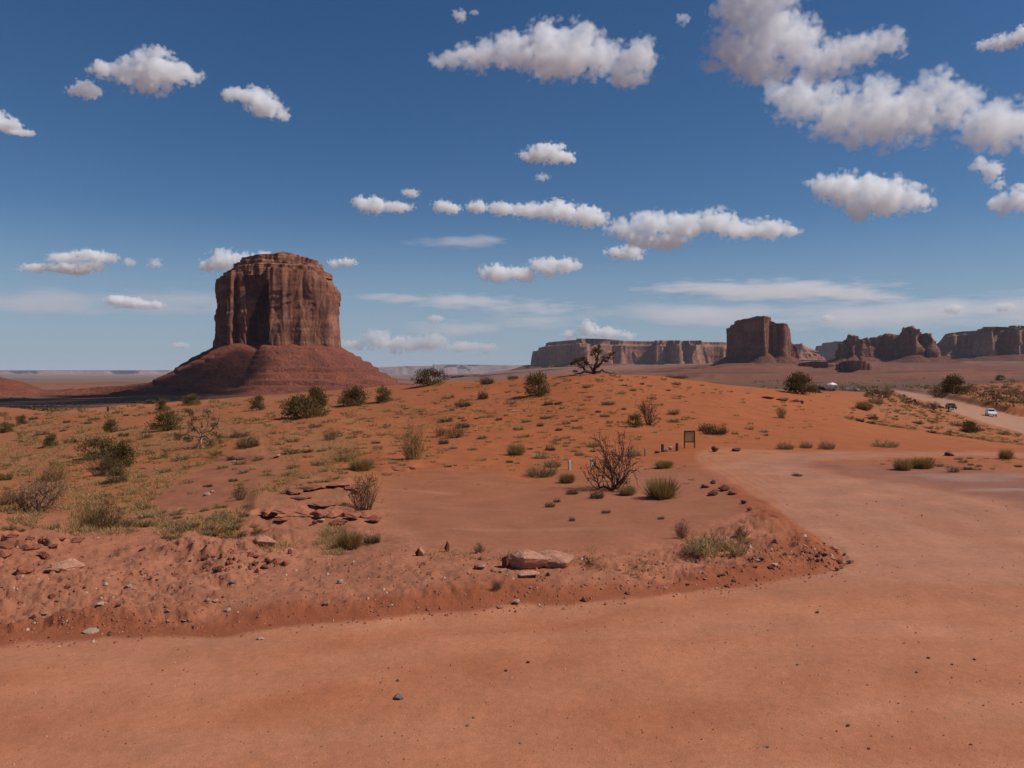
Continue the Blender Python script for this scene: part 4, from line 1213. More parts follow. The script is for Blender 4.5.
    P('brown', 781, 418, 14, 11, 'dark twiggy bush on the smooth sand below the round bush')
    P('olive', 887, 398, 14, 14, 'upright olive bush at the far end of the far road')
    P('grey', 876, 404, 14, 12, 'grey bush left of the far end of the far road')
    P('sage', 864, 410, 16, 9, 'tan bush on the sand below the white canopy')
    P('brown', 933, 409, 18, 8, 'brown brush left of the black car on the far road')
    P('grey', 785, 449, 18, 9, 'grey brush beside the road bend, left of three in a row')
    P('grey', 806, 448, 14, 8, 'grey brush beside the road bend, middle of three in a row')
    P('grey', 827, 449, 18, 10, 'grey brush beside the road bend, right of three in a row')
    P('grey', 885, 447, 26, 9, 'wide grey brush on the sand just above the thin road strip')
    P('sage', 903, 470, 18, 12, 'tan brush on the sandy berm between the road branches, left one')
    P('sage', 922, 468, 22, 11, 'broader tan brush in the middle of the sandy berm')
    P('sage', 1006, 459, 13, 10, 'tan brush at the right end of the sandy berm')
    P('brown', 953, 472, 16, 6, 'low brown brush at the near foot of the sandy berm')
    P('mat', 797, 476, 11, 4, 'small tuft on the grey hardpan near the road bend')
    P('brown', 240, 500, 20, 16, 'brown brush on the purple slab left of the rock ledges')
    P('mat', 372, 543, 18, 14, 'brown tuft on the bank below the tall dark brown brush')
    P('sage', 350, 548, 24, 18, 'tan brush at the bank top below the rock ledges')
    P('brown', 479, 553, 12, 10, 'grey brown weed ball on the bank left of the pale boulder')
    P('brown', 497, 589, 12, 9, 'purple brown weed ball on the bank nearest the road')
    P('sage', 361, 470, 24, 13, 'brown grass bush right of centre on the slope above the ledges')
    P('olive', 345, 462, 30, 14, 'grey olive brush above the rock ledges')
    P('mat', 240, 437, 20, 9, 'brown scrub on the slope right of the pale trunked tree')
    P('mat', 248, 447, 26, 12, 'low brown scrub below, right of the pale trunked tree')

plants()

def crest_tree():
    x, y, z = hit(594, 373.5)
    m = y / F
    r = empty('juniper_tree', (x, y, z - .05)); tag(r, 'gnarled leaning juniper tree with bare limbs on the crest of the sand hill', 'tree')
    rs = np.random.RandomState(4)
    def q(px, py, d=0.0): return np.array([(px - 594) * m, d, (373.5 - py) * m])
    def limb(mb, pts, r0, r1):
        pts = np.array(pts); n = 12
        t = np.linspace(0, len(pts) - 1, n); pp = np.stack([np.interp(t, np.arange(len(pts)), pts[:, i]) for i in range(3)], -1)
        pp[1:-1] += rs.normal(size=(n - 2, 3)) * .05
        mb.tube(pp, np.linspace(r0, r1, n), 6); return pp
    tr = MB(); fo = MB(); tips = []
    limb(tr, [q(594, 374), q(594, 369), q(596, 362), q(598, 356)], .20, .11)
    limb(tr, [q(598, 357), q(598, 350, .2), q(600, 345, .1)], .10, .03)
    limb(tr, [q(597, 361), q(594, 354, -.2), q(594, 348, -.3)], .08, .03)
    limb(tr, [q(597, 366), q(601, 362, -.2), q(603, 358, .1), q(609, 357), q(614, 352)], .13, .03)
    limb(tr, [q(603, 359), q(608, 355, .5), q(612, 358, .3), q(615, 356)], .07, .02)
    limb(tr, [q(593, 371), q(586, 370, -.4), q(578, 372, -.5), q(570, 375, -.6)], .16, .05)
    limb(tr, [q(587, 371, .3), q(583, 366), q(578, 362), q(575, 357, .2)], .11, .03)
    limb(tr, [q(592, 370), q(590, 364, -.3), q(585, 360, -.2)], .09, .03)
    limb(tr, [q(595, 371), q(602, 369, .3), q(609, 371.5, .5), q(616, 372)], .12, .03)
    for a in [(598, 352, .1), (595, 351, -.2), (603, 360, .1), (585, 362, 0), (580, 364, 0), (590, 366, 0), (609, 357, 0), (576, 360, 0)]:
        for _ in range(3): grow(tr, rs, q(*a), rs.normal(size=3) + np.array([0, 0, .5]), .5, .035, 1, tips, .8, 3, .1, 4, 3)
    lob = []
    for (a, b, rr, zz) in [(595, 349, 3.6, 3.4), (599, 345, 2.2, 2), (600, 350, 3, 2), (592, 353, 2.4, 2.2), (577, 359, 5, 2.6), (583, 357, 3.6, 2.4), (572, 362, 3.2, 2), (587, 362, 3, 2.4), (581, 365, 4, 2), (604, 356, 2.6, 1.6), (610, 353, 3.4, 1.8), (614, 351, 2, 1.3), (606, 360, 2.4, 1.2), (575, 370, 3, 1.2)]:
        c = q(a, b, rs.uniform(-.4, .4)); lob.append((*c, rr * m, rr * m, zz * m))
    V, Q = foliage_lobes(rs, lob, 70, .085, .035, .4, .1); fo.add(V, Q)
    mobj('trunk', tr.mesh('trunk', M_DARKWOOD), r); mobj('crown', fo.mesh('crown', M_JUN), r)
crest_tree()

def pale_tree():
    x, y, z = hit(198, 448)
    m = y / F
    r = empty('desert_tree', (x, y, z - .04)); tag(r, 'open branched tree with a forked pale trunk on the left slope', 'tree')
    rs = np.random.RandomState(9)
    tr = MB(); br = MB(); fo = MB(); tips = []
    def q(px, py, d=0.0): return np.array([(px - 198) * m, d, (448 - py) * m])
    for P_, r0, r1 in (([q(197, 448.5), q(199, 443), q(201, 438, .05), q(200, 433)], .075, .06), ([q(203, 447.5, .1), q(200.5, 444), q(201, 438)], .05, .04)):
        tr.tube(np.array(P_), np.linspace(r0, r1, len(P_)), 6)
    mains = [[q(200, 433), q(197, 425, -.3), q(193, 416, -.4), q(190, 410, -.3)], [q(201, 434), q(205, 425, .2), q(207, 416, .3), q(206, 410, .2)], [q(200, 434), q(199, 424, .4), q(200, 415, .6)],
             [q(200, 436), q(190, 434, -.3), q(180, 436, -.4)], [q(201, 436), q(211, 437, -.3), q(219, 441, -.5)], [q(201, 434), q(211, 428, .2), q(218, 420, .3)]]
    for P_ in mains:
        P_ = np.array(P_); t = np.linspace(0, len(P_) - 1, 9)
        pp = np.stack([np.interp(t, np.arange(len(P_)), P_[:, i]) for i in range(3)], -1); pp[1:] += rs.normal(size=(8, 3)) * .04
        br.tube(pp, np.linspace(.05, .015, 9), 5)
        for i in (4, 6, 8):
            for _ in range(2): grow(br, rs, pp[i], rs.normal(size=3) * .8 + np.array([0, 0, .5]), .5, .018, 1, tips, .7, 3, .15, 3, 3)
    lob = []
    for (a, b, rr, zz) in [(190, 410, 6, 3.4), (194, 413, 4, 3), (206, 411, 5, 3.2), (200, 417, 5, 3), (186, 423, 5, 3.4), (190, 429, 5, 3), (180, 434, 6, 4), (186, 439, 6, 4), (176, 438, 4, 3), (192, 436, 5, 4), (213, 425, 6, 3.6), (209, 434, 6, 3.4), (217, 436, 6, 4.4), (212, 442, 7, 4), (220, 442, 4, 3.6), (215, 447, 4, 3), (209, 419, 4, 3)]:
        lob.append((*q(a, b, rs.uniform(-.7, .7)), rr * m * .85, rr * m * .85, zz * m * .85))
    V, Q = foliage_lobes(rs, lob, 50, .05, .018, .4, .1); fo.add(V, Q)
    mobj('trunk', tr.mesh('trunk', M_PALEWOOD), r); mobj('branch', br.mesh('branch', M_DEAD), r); mobj('crown', fo.mesh('crown', M_BROWN), r)
    fo2 = MB(); V, Q = foliage_lobes(rs, lob, 22, .05, .018, .4, .4); fo2.add(V, Q); mobj('crown', fo2.mesh('crown', M_JUN), r)
pale_tree()

# tufts: six shapes, many copies
def tuft_mesh(seed, mat, n=130, wide=1.0):
    rs = np.random.RandomState(seed); mb = MB()
    V, Q, T = blades(rs, n, .22 * wide, .46, .8, .013, .08); mb.add(V, Q, T)
    V, Q, T = blades(rs, n // 2, .3 * wide, .3, .5, .014, .1); mb.add(V, Q, T)
    V, Q = foliage_lobes(rs, [(0, 0, .12, .34 * wide, .30, .14), (.12 * wide, .05, .2, .2, .2, .1)], 7, .045, .012, .6, .2); mb.add(V, Q)
    return mb.mesh('dry_tuft', mat)
TUFTS = [tuft_mesh(600 + i, (M_TUFT, M_GREY, M_SAGE)[i % 3], 130, (1, 1.3)[i % 2]) for i in range(6)]
DARKT = [tuft_mesh(620 + i, M_BROWN, 150) for i in range(2)]
TREG = [
 # polygon, count, (w min, w max), label, ymin
 ([(435, 385), (520, 380), (575, 378), (640, 378), (690, 384), (690, 420), (640, 442), (560, 462), (440, 470), (440, 420)], 88, (7, 16), 'small dry tuft on the open orange sand of the central hill', 30),
 ([(700, 390), (780, 405), (770, 440), (705, 445)], 6, (6, 11), 'small dry tuft on the smooth sand right of the sign', 30),
 ([(840, 402), (900, 396), (960, 418), (1022, 436), (1022, 449), (960, 441), (900, 436), (850, 424)], 52, (5, 12), 'small dark tuft on the bushy sand below the far road', 60),
 ([(930, 386), (1022, 384), (1022, 411), (985, 403), (950, 395)], 22, (4, 10), 'small tuft on the orange rise above the far road', 200),
 ([(865, 460), (1022, 458), (1022, 470), (880, 471)], 12, (5, 11), 'small tuft on the sandy berm between the two road branches', 25),
 ([(0, 425), (60, 412), (150, 412), (150, 440), (90, 455), (60, 475), (0, 490)], 24, (8, 16), 'dry grass tuft on the grassy left slope', 30),
 ([(130, 440), (330, 425), (430, 430), (430, 462), (330, 482), (270, 500), (140, 480)], 34, (9, 18), 'dry grass tuft on the slope between the pale trunked tree and the tall olive brush', 20),
 ([(0, 490), (60, 478), (150, 500), (150, 530), (0, 532)], 18, (8, 17), 'dry tuft above the rocks of the left bank', 14),
 ([(160, 512), (240, 505), (262, 530), (235, 538), (165, 538)], 26, (9, 18), 'stiff brown tuft in the dense patch between the left bank and the rock ledges', 14),
]
def tufts():
    rnd = random.Random(5)
    for reg in TREG:
        poly, n, (w0, w1), label, ymin = reg
        xs = [p[0] for p in poly]; ys = [p[1] for p in poly]
        pts = []; tries = 0
        while len(pts) < n and tries < 9000:
            tries += 1
            x = rnd.uniform(min(xs), max(xs)); y = rnd.uniform(min(ys), max(ys))
            if poly_sd(np.array([x]), np.array([y]), poly)[0] < 0: continue
            w = (w0 + (w1 * 1.25 - w0) * rnd.random() ** 1.9) * (.7 + .5 * sst(380, 470, y))
            if pts and rnd.random() < .4:
                c0 = rnd.choice(pts); x = c0[0] + rnd.gauss(0, 11); y = c0[1] + rnd.gauss(0, 3.5)
                if poly_sd(np.array([x]), np.array([y]), poly)[0] < 0: continue
            if any(abs(x - a) < (w + b) * .42 and abs(y - c) < (w + b) * .14 for a, c, b in pts): continue
            if any(abs(x - a) < b * .9 + w * .3 and abs(y - c - d * .6) < d + 1 for a, c, b, d in PLACED): continue
            pts.append((x, y, w))
        for x, y, w in pts:
            dark = rnd.random() < .22
            me = rnd.choice(DARKT if dark else TUFTS)
            X, Y, Z = hit(x, y, ymin)
            m = Y / F
            o = mobj('dry_tuft', me, None, (X, Y, Z - .02))
            k = w * m / .95
            o.scale = (k, k, k * rnd.uniform(.75, 1.15)); o.rotation_euler = (0, 0, rnd.uniform(0, 6.28))
            tag(o, label, 'tuft', label.replace('small dry tuft', 'dry tufts').replace('small dark tuft', 'dark tufts').replace('small tuft', 'tufts').replace('grass tuft', 'grass tufts').replace('dry tuft ', 'dry tufts ').replace('brown tuft ', 'brown tufts '))
tufts()

def grass():
    """dry grass nobody could count"""
    rs = np.random.RandomState(77); rnd = random.Random(78)
    regs = [([(0, 415), (50, 412), (150, 408), (230, 402), (330, 396), (430, 390), (470, 398), (430, 430), (330, 470), (240, 500), (240, 536), (0, 534)], 5600, .18, 14),
            ([(60, 414), (150, 412), (150, 440), (60, 460), (0, 480), (0, 420)], 1700, .22, 25),
            ([(250, 528), (345, 525), (345, 556), (262, 552)], 600, .13, 12), ([(420, 544), (560, 545), (700, 560), (690, 585), (560, 562), (430, 560)], 300, .11, 12),
            ([(840, 402), (900, 396), (960, 418), (1023, 436), (1023, 449), (850, 430)], 900, .26, 60), ([(900, 386), (1023, 383), (1023, 411), (950, 397)], 600, .34, 200),
            ([(430, 390), (560, 378), (690, 380), (690, 400), (560, 420), (430, 440)], 420, .26, 30), ([(690, 540), (760, 540), (740, 556), (700, 556)], 150, .22, 12)]
    mb = MB()
    base = [blades(np.random.RandomState(i), 9, .5, 1.0, .9, .03, .1) for i in range(12)]
    for poly, n, size, ymin in regs:
        xs = [p[0] for p in poly]; ys = [p[1] for p in poly]
        x = rs.uniform(min(xs), max(xs), n * 2); y = rs.uniform(min(ys), max(ys), n * 2)
        k = (poly_sd(x, y, poly) > 0) & (fbm(x / 28, y / 14, 79, 3) > -.12) & (poly_sd(x, y, SLAB) < 0) & (poly_sd(x, y, PAN) < 0) & (poly_sd(x, y, [(30, 470), (70, 445), (95, 440), (90, 460), (60, 478)]) < 0)
        x = x[k][:n]; y = y[k][:n]
        for a, b in zip(x, y):
            X, Y, Z = hit(a, b, ymin)
            V, Q, T = base[rnd.randrange(12)]
            s = size * rnd.uniform(.6, 1.25); c, d = math.cos(a * 7), math.sin(a * 7)
            V2 = np.column_stack([(V[:, 0] * c - V[:, 1] * d) * s + X, (V[:, 0] * d + V[:, 1] * c) * s + Y, V[:, 2] * s + Z - .01])
            mb.add(V2, Q, T)
    tag(mobj('dry_grass', mb.mesh('dry_grass', M_STRAW)), kind='stuff')
    # the many smaller tufts between the ones built one by one
    mt = MB(); shp = []
    for i in range(8):
        r2 = np.random.RandomState(650 + i); m2 = MB()
        V, Q, T = blades(r2, 34, .30, .42, .75, .022, .08); m2.add(V, Q, T)
        V, Q = foliage_lobes(r2, [(0, 0, .10, .36, .32, .12)], 4, .06, .016, .6, .2); m2.add(V, Q)
        shp.append((np.vstack(m2.V), np.vstack(m2.Q), np.vstack(m2.T)))
    for poly, n, w0, w1, ymin in (([(430, 384), (520, 378), (575, 376), (640, 376), (692, 382), (700, 420), (640, 444), (560, 466), (430, 472), (430, 420)], 560, 3, 9.5, 30),
                                  ([(0, 412), (100, 408), (220, 402), (330, 396), (440, 386), (430, 460), (330, 482), (250, 505), (240, 535), (0, 533)], 1350, 4, 13, 14),
                                  ([(840, 402), (900, 396), (960, 418), (1022, 436), (1022, 449), (960, 441), (900, 436), (850, 426)], 340, 3, 9, 60),
                                  ([(905, 386), (1022, 384), (1022, 411), (985, 403), (940, 394)], 220, 3, 8, 200), ([(865, 459), (1022, 458), (1022, 470), (880, 471)], 40, 3, 8, 25),
                                  ([(700, 384), (830, 396), (840, 420), (780, 445), (705, 446)], 80, 3, 7, 30), ([(385, 470), (640, 455), (700, 470), (690, 490), (560, 484), (400, 490)], 40, 4, 8, 20)):
        xs = [p[0] for p in poly]; ys = [p[1] for p in poly]; k = 0
        while k < n:
            x = rs.uniform(min(xs), max(xs)); y = rs.uniform(min(ys), max(ys))
            if poly_sd(np.array([x]), np.array([y]), poly)[0] < 0: continue
            k += 1
            if fbm(np.array([x / 22]), np.array([y / 9]), 83, 3)[0] < -.22: continue
            if poly_sd(np.array([x]), np.array([y]), SLAB)[0] > 0 and rs.uniform() < .8: continue
            X, Y, Z = hit(x, y, ymin); q = (w0 + (w1 - w0) * rs.uniform() ** 1.6) * Y / F / .9; V, Q, T = shp[rs.randint(8)]
            c, d = math.cos(k), math.sin(k)
            mt.add(np.column_stack([(V[:, 0] * c - V[:, 1] * d) * q + X, (V[:, 0] * d + V[:, 1] * c) * q + Y, V[:, 2] * q * rs.uniform(.7, 1.1) + Z - .01]), Q, T)
    tag(mobj('low_scrub', mt.mesh('low_scrub', M_TUFT)), kind='stuff')
    # scrub of the open country beyond the hill
    mb = MB()
    for _ in range(9000):
        px = rnd.uniform(-60, 1084); Y = math.exp(rnd.uniform(math.log(150), math.log(1400)))
        if vn2(np.array([px / 60]), np.array([math.log(Y) * 5]), 82)[0] < -.1: continue
        X = (px - CX) / F * Y
        i = int(np.clip(round((px - GPX[0]) / 1.35), 0, len(GPX) - 1)); Z = np.interp(Y, GY[i], GZ[i])
        prow = HY + (H - Z) * F / Y
        if poly_sd(np.array([px]), np.array([prow]), FARROAD)[0] > -2.5 and Y < 600: continue
        if px > 760 and Y < 330 and 820 < px < 866: continue
        s = rnd.uniform(.3, .95) * (1 + Y / 900)
        n = 10
        c = unit(rs, n) * np.array([s, s, s * .5]) + np.array([X, Y, Z + s * .4]); u = unit(rs, n) * s * .4; v = np.cross(u, unit(rs, n)) * .7
        V, Q = leaf_quads(c, u, v); mb.add(V, Q)
    tag(mobj('desert_scrub', mb.mesh('desert_scrub', M_BROWN)), kind='stuff')
grass()

# ---------------------------------------------------------------- stones
M_RED = plain_mat('red stone', (.30, .105, .060), .25, 6, objrand=.2, bumpd=.03)
M_PINK = plain_mat('pale pink stone', (.42, .20, .125), .3, 5, objrand=.12, bumpd=.03)
M_WHITE = plain_mat('whitish stone', (.42, .265, .185), .2, 6, objrand=.12, bumpd=.02)
M_DARKR = plain_mat('dark red stone', (.15, .055, .036), .25, 6, objrand=.2, bumpd=.03)
M_GREYS = plain_mat('grey stone', (.22, .17, .145), .2, 10, objrand=.15, bumpd=.02)

def rock_mesh(seed, flat, mat, nm='stone', rough=.10):
    rs = np.random.RandomState(seed)
    bm = bmesh.new()
    for p in unit(rs, 16) * rs.uniform(.75, 1, (16, 1)): bm.verts.new(Vector(p))
    r = bmesh.ops.convex_hull(bm, input=bm.verts[:])
    bmesh.ops.delete(bm, geom=[v for v in bm.verts if not v.link_faces], context='VERTS')
    bmesh.ops.bevel(bm, geom=bm.edges[:], offset=.05, segments=1, affect='EDGES')
    bmesh.ops.triangulate(bm, faces=bm.faces[:])
    bmesh.ops.subdivide_edges(bm, edges=bm.edges[:], cuts=2, use_grid_fill=True)
    P = np.array([v.co[:] for v in bm.verts])
    d = fbm(P[:, 0] * 2.3 + P[:, 2] * 1.7, P[:, 1] * 2.3 - P[:, 2], seed, 3)
    for v, k in zip(bm.verts, d): v.co *= 1 + rough * k * 2
    P = np.array([v.co[:] for v in bm.verts]); lo = P.min(0); hi = P.max(0)
    for v in bm.verts:
        v.co = Vector(((v.co.x - (lo[0] + hi[0]) / 2) / (hi[0] - lo[0]), (v.co.y - (lo[1] + hi[1]) / 2) / (hi[1] - lo[1]), (v.co.z - lo[2]) / (hi[2] - lo[2])))
    me = bpy.data.meshes.new(nm); bm.to_mesh(me); bm.free(); me.materials.append(mat)
    return me
ROCKM = {}
for tone, mat in (('red', M_RED), ('pink', M_PINK), ('white', M_WHITE), ('dark', M_DARKR), ('grey', M_GREYS)):
    ROCKM[tone] = [rock_mesh(700 + i * 7 + len(tone), 0, mat) for i in range(4)]

_rr = random.Random(21)
def rock(px, py, w, h, tone, label, name='rock', group=None, tilt=.12, deep=1.0, rz=None, sink=.18, lift=0.0):
    """a stone whose seen size is w x h pixels, foot at (px, py)"""
    X, Y, Z = hit(px, py)
    m = Y / F
    o = mobj(name, _rr.choice(ROCKM[tone]), None)
    view = max(.12, (H - Z) / Y)
    hh = max(.25 * h, h - w * deep * view * .5) * m
    o.scale = (w * m, w * m * deep, hh * (1 + sink))
    o.rotation_euler = (_rr.uniform(-tilt, tilt), _rr.uniform(-tilt, tilt), _rr.uniform(-.5, .5) if rz is None else rz)
    o.location = (X, Y + w * m * deep * .4, Z - hh * sink + lift)
    tag(o, label, 'rock', group)
    return o

def rocks():
    R = rock
    R(530, 570, 48, 20, 'pink', 'large pale pink broken boulder on the bank at centre', 'boulder', deep=.7, sink=.5)
    R(558, 568, 44, 17, 'pink', 'pale pink boulder leaning on the right side of the large broken boulder', 'boulder', sink=.5)
    R(528, 579, 26, 8, 'pink', 'flat pink rock in front of the large broken boulder', 'boulder')
    R(506, 568, 8, 14, 'dark', 'dark upright shard at the left end of the large broken boulder', 'boulder')
    R(262, 547, 28, 11, 'pink', 'long flat pinkish slab lying on the bank below the rock ledges', 'rock_slab', deep=.6, rz=-.35, sink=.4)
    R(60, 571, 34, 11, 'pink', 'pale flat slab on the left bank', 'rock_slab', deep=.8, sink=.45)
    R(50, 572, 18, 6, 'pink', 'pink flat slab at the left end of the pale flat slab', 'rock_slab')
    R(20, 574, 20, 10, 'red', 'squarish red block on the left bank left of the pale slab', 'rock_slab')
    R(43, 559, 24, 8, 'red', 'tilted red slab with a dark shaded face above the pale flat slab', 'rock_slab', deep=.7, tilt=.3)
    R(73, 543, 16, 6, 'red', 'red slab at the right end of the upper left ledge', 'rock_slab', tilt=.25)
    for i, (x, y, w, h) in enumerate([(5, 549, 22, 9), (16, 546, 16, 7), (24, 551, 14, 7), (33, 550, 12, 6), (9, 538, 14, 5), (52, 549, 12, 5), (60, 541, 10, 4), (1, 557, 16, 8), (40, 543, 12, 5), (28, 540, 10, 5)]):
        R(x, y, w, h, 'red', 'broken red slab stacked in the rock ledge on the upper left bank', 'rock_slab', 'slabs of the left bank ledge', tilt=.35, deep=.7)
    for i, (x, y, w, h) in enumerate([(266, 519, 20, 7), (282, 517, 26, 7), (300, 517, 28, 8), (318, 519, 20, 8), (330, 518, 24, 7), (344, 517, 18, 8), (336, 527, 20, 6), (352, 521, 18, 7), (364, 518, 22, 6), (374, 524, 16, 7), (281, 524, 16, 5), (292, 510, 30, 5), (322, 509, 30, 5)]):
        R(x, y, w, h, 'red', 'layered red slab in the lower row of the central rock ledges', 'rock_slab', 'slabs of the central ledges', tilt=.12, deep=1.0, lift=.045)
    for i, (x, y, w, h) in enumerate([(305, 492, 30, 6), (320, 489, 22, 5), (335, 488, 32, 5), (350, 491, 20, 5), (292, 495, 20, 5), (300, 500, 24, 4)]):
        R(x, y, w, h, 'red', 'thin red slab in the upper row of the central rock ledges', 'rock_slab', 'slabs of the upper central ledge', tilt=.1, deep=1.0, lift=.035)
    for i, (x, y, w, h) in enumerate([(386, 475.5, 11, 3), (395, 470.5, 13, 3), (410, 468.5, 13, 3), (374, 468, 12, 2.5)]):
        R(x, y, w, h, 'red', 'thin dark edged slab on the bare rock just below the tall olive brush', 'rock_slab', 'slabs below the olive brush', tilt=.1, deep=.9)
    R(320, 523, 8, 5, 'white', 'white stone under the lower central ledge')
    R(314, 525, 6, 5, 'dark', 'dark stone beside the white stone under the lower central ledge')
    R(275, 458, 9, 4, 'white', 'white stone at the edge of the purple slab on the left slope')
    R(234, 463, 6, 3, 'white', 'whitish stone under the dark overhang of the purple slab')
    R(237, 460, 16, 4, 'dark', 'dark overhanging rock at the upper edge of the purple slab')
    R(262, 459, 26, 3, 'red', 'long thin red rock along the upper edge of the purple slab')
    R(206, 496, 7, 4, 'white', 'pale stone low on the purple slab beside the brown brush')
    R(212, 493, 5, 3, 'white', 'smaller pale stone low on the purple slab')
    R(421, 556, 7, 9, 'pink', 'pale upright stone on the bank top left of centre')
    R(417, 556, 5, 8, 'dark', 'dark stone touching the pale upright stone')
    R(447, 552, 5, 11, 'dark', 'thin dark upright shard right of the pale upright stone')
    R(481, 570, 10, 6, 'white', 'pale stone with a dark left side on the middle of the bank')
    R(476, 570, 5, 5, 'dark', 'dark stone left of the pale stone on the middle of the bank')
    R(517, 605, 7, 6, 'white', 'small white stone at the road edge near the centre')
    R(500, 609, 8, 4, 'pink', 'small pink stone at the road edge near the centre')
    R(398, 700, 10, 6, 'grey', 'flat grey stone alone on the near road')
    R(88, 634, 15, 5, 'white', 'pale flat stone at the road edge at left')
    R(260, 640, 8, 3, 'white', 'pale flat stone lying on the road near its left edge')
    R(100, 606, 10, 4, 'white', 'pale stone on the lower left bank')
    R(43, 616, 7, 4, 'white', 'small white stone on the lower left bank')
    R(207, 602, 5, 4, 'white', 'white stone, left of a pair on the lower bank')
    R(215, 603, 6, 4, 'white', 'white stone, right of a pair on the lower bank')
    R(227, 612, 7, 4, 'white', 'white stone just below the pair on the lower bank')
    R(128, 588, 6, 4, 'white', 'small slanted white stone on the middle of the left bank', rz=.6)
    R(232, 584, 7, 4, 'grey', 'grey stone below the heap of clods')
    R(184, 622, 16, 4, 'pink', 'long flat pink stone at the foot of the left bank')
    R(689, 449, 0.1, 0.1, 'dark', 'x') if False else None
    R(716, 452, 8, 6, 'dark', 'dark red square block beside the road right of the sign', 'rock_block')
    R(737, 451.5, 9, 4, 'dark', 'second, flatter dark red block beside the road', 'rock_block')
    R(951, 456, 9, 5, 'dark', 'dark red block on the sandy berm between the road branches', 'rock_block')
    R(666, 452, 6, 4, 'white', 'white stone at the foot of the dark post')
    R(671, 450, 5, 4, 'white', 'second white stone between the two dark posts')
    R(658, 453.5, 6, 3, 'dark', 'dark flat stone at the foot of the dark post')
    for i, (x, y, w, h) in enumerate([(706, 488, 8, 4), (714, 496, 11, 6), (726, 491, 12, 6), (714, 484, 6, 4), (733, 495, 8, 4), (745, 504, 7, 4), (750, 511, 6, 4)]):
        R(x, y, w, h, 'dark', 'dark clod at the inner edge of the road bend', 'rock', 'dark clods inside the road bend')
    for i in range(22):
        x = 820 + _rr.gauss(0, 15); y = 557 + _rr.gauss(0, 6) + (x - 820) * .12
        R(x, y, _rr.uniform(3, 8), _rr.uniform(2, 5), _rr.choice(['red', 'pink', 'red', 'red', 'dark', 'pink']), 'loose stone of the rubble heap at the tip of the road bend', 'stone', 'rubble at the tip of the road bend')
    for i in range(34):
        x = 238 + _rr.gauss(0, 22); y = 566 + _rr.gauss(0, 5)
        R(x, y, _rr.uniform(4, 9), _rr.uniform(3, 6), _rr.choice(['red', 'red', 'dark', 'red']), 'red clod of the low heap on the left bank', 'stone', 'clods of the heap on the left bank')
    for i in range(12):
        x = 690 + i * 9 + _rr.uniform(-4, 4); y = 590 - i * 2 + _rr.uniform(-14, 0)
        R(x, y, _rr.uniform(3, 7), _rr.uniform(2, 4), _rr.choice(['red', 'dark', 'pink']), 'small stone along the road edge inside the bend', 'stone', 'stones along the inner road edge')
    # sand edge ledges on the right
    for i, (x, y, w, h) in enumerate([(769, 399, 14, 3), (783, 401, 16, 3.5), (797, 402, 10, 3), (803, 404, 5, 4)]):
        R(x, y, w, h, 'dark', 'dark overhanging crust along the sand edge below the round bush', 'rock_slab', 'crust along the sand edge', deep=.5)
    def ok(x, y): return poly_sd(np.array([x]), np.array([y]), ROAD)[0] < -1
    n = 0
    while n < 95:
        x = _rr.uniform(0, 850); y = _rr.uniform(540, 645)
        top = np.interp(x, [0, 150, 250, 400, 560, 700, 850], [535, 540, 545, 552, 560, 556, 545])
        if y < top or not ok(x, y): continue
        w = 2.4 + 6.5 * _rr.random() ** 2.6
        tone = _rr.choice(['red', 'red', 'red', 'dark', 'pink', 'white', 'red'])
        side = 'left part of the bank' if x < 280 else ('middle of the bank' if x < 560 else 'right part of the bank')
        look = {'red': 'red', 'dark': 'dark', 'pink': 'pinkish', 'white': 'whitish'}[tone]
        R(x, y, w, w * _rr.uniform(.45, .8), tone, 'small %s stone lying loose on the %s above the road' % (look, side), 'stone', 'small %s stones on the %s' % (look, side)); n += 1
    n = 0
    while n < 26:
        x = _rr.uniform(20, 1000); y = _rr.uniform(590, 760)
        if ok(x, y) or x < 0: continue
        if poly_sd(np.array([x]), np.array([y]), ROAD)[0] < 4: continue
        w = _rr.uniform(1.8, 4.2)
        R(x, y, w, w * .6, _rr.choice(['dark', 'grey', 'red']), 'tiny pebble lying on the near road', 'pebble', 'pebbles on the near road'); n += 1
rocks()

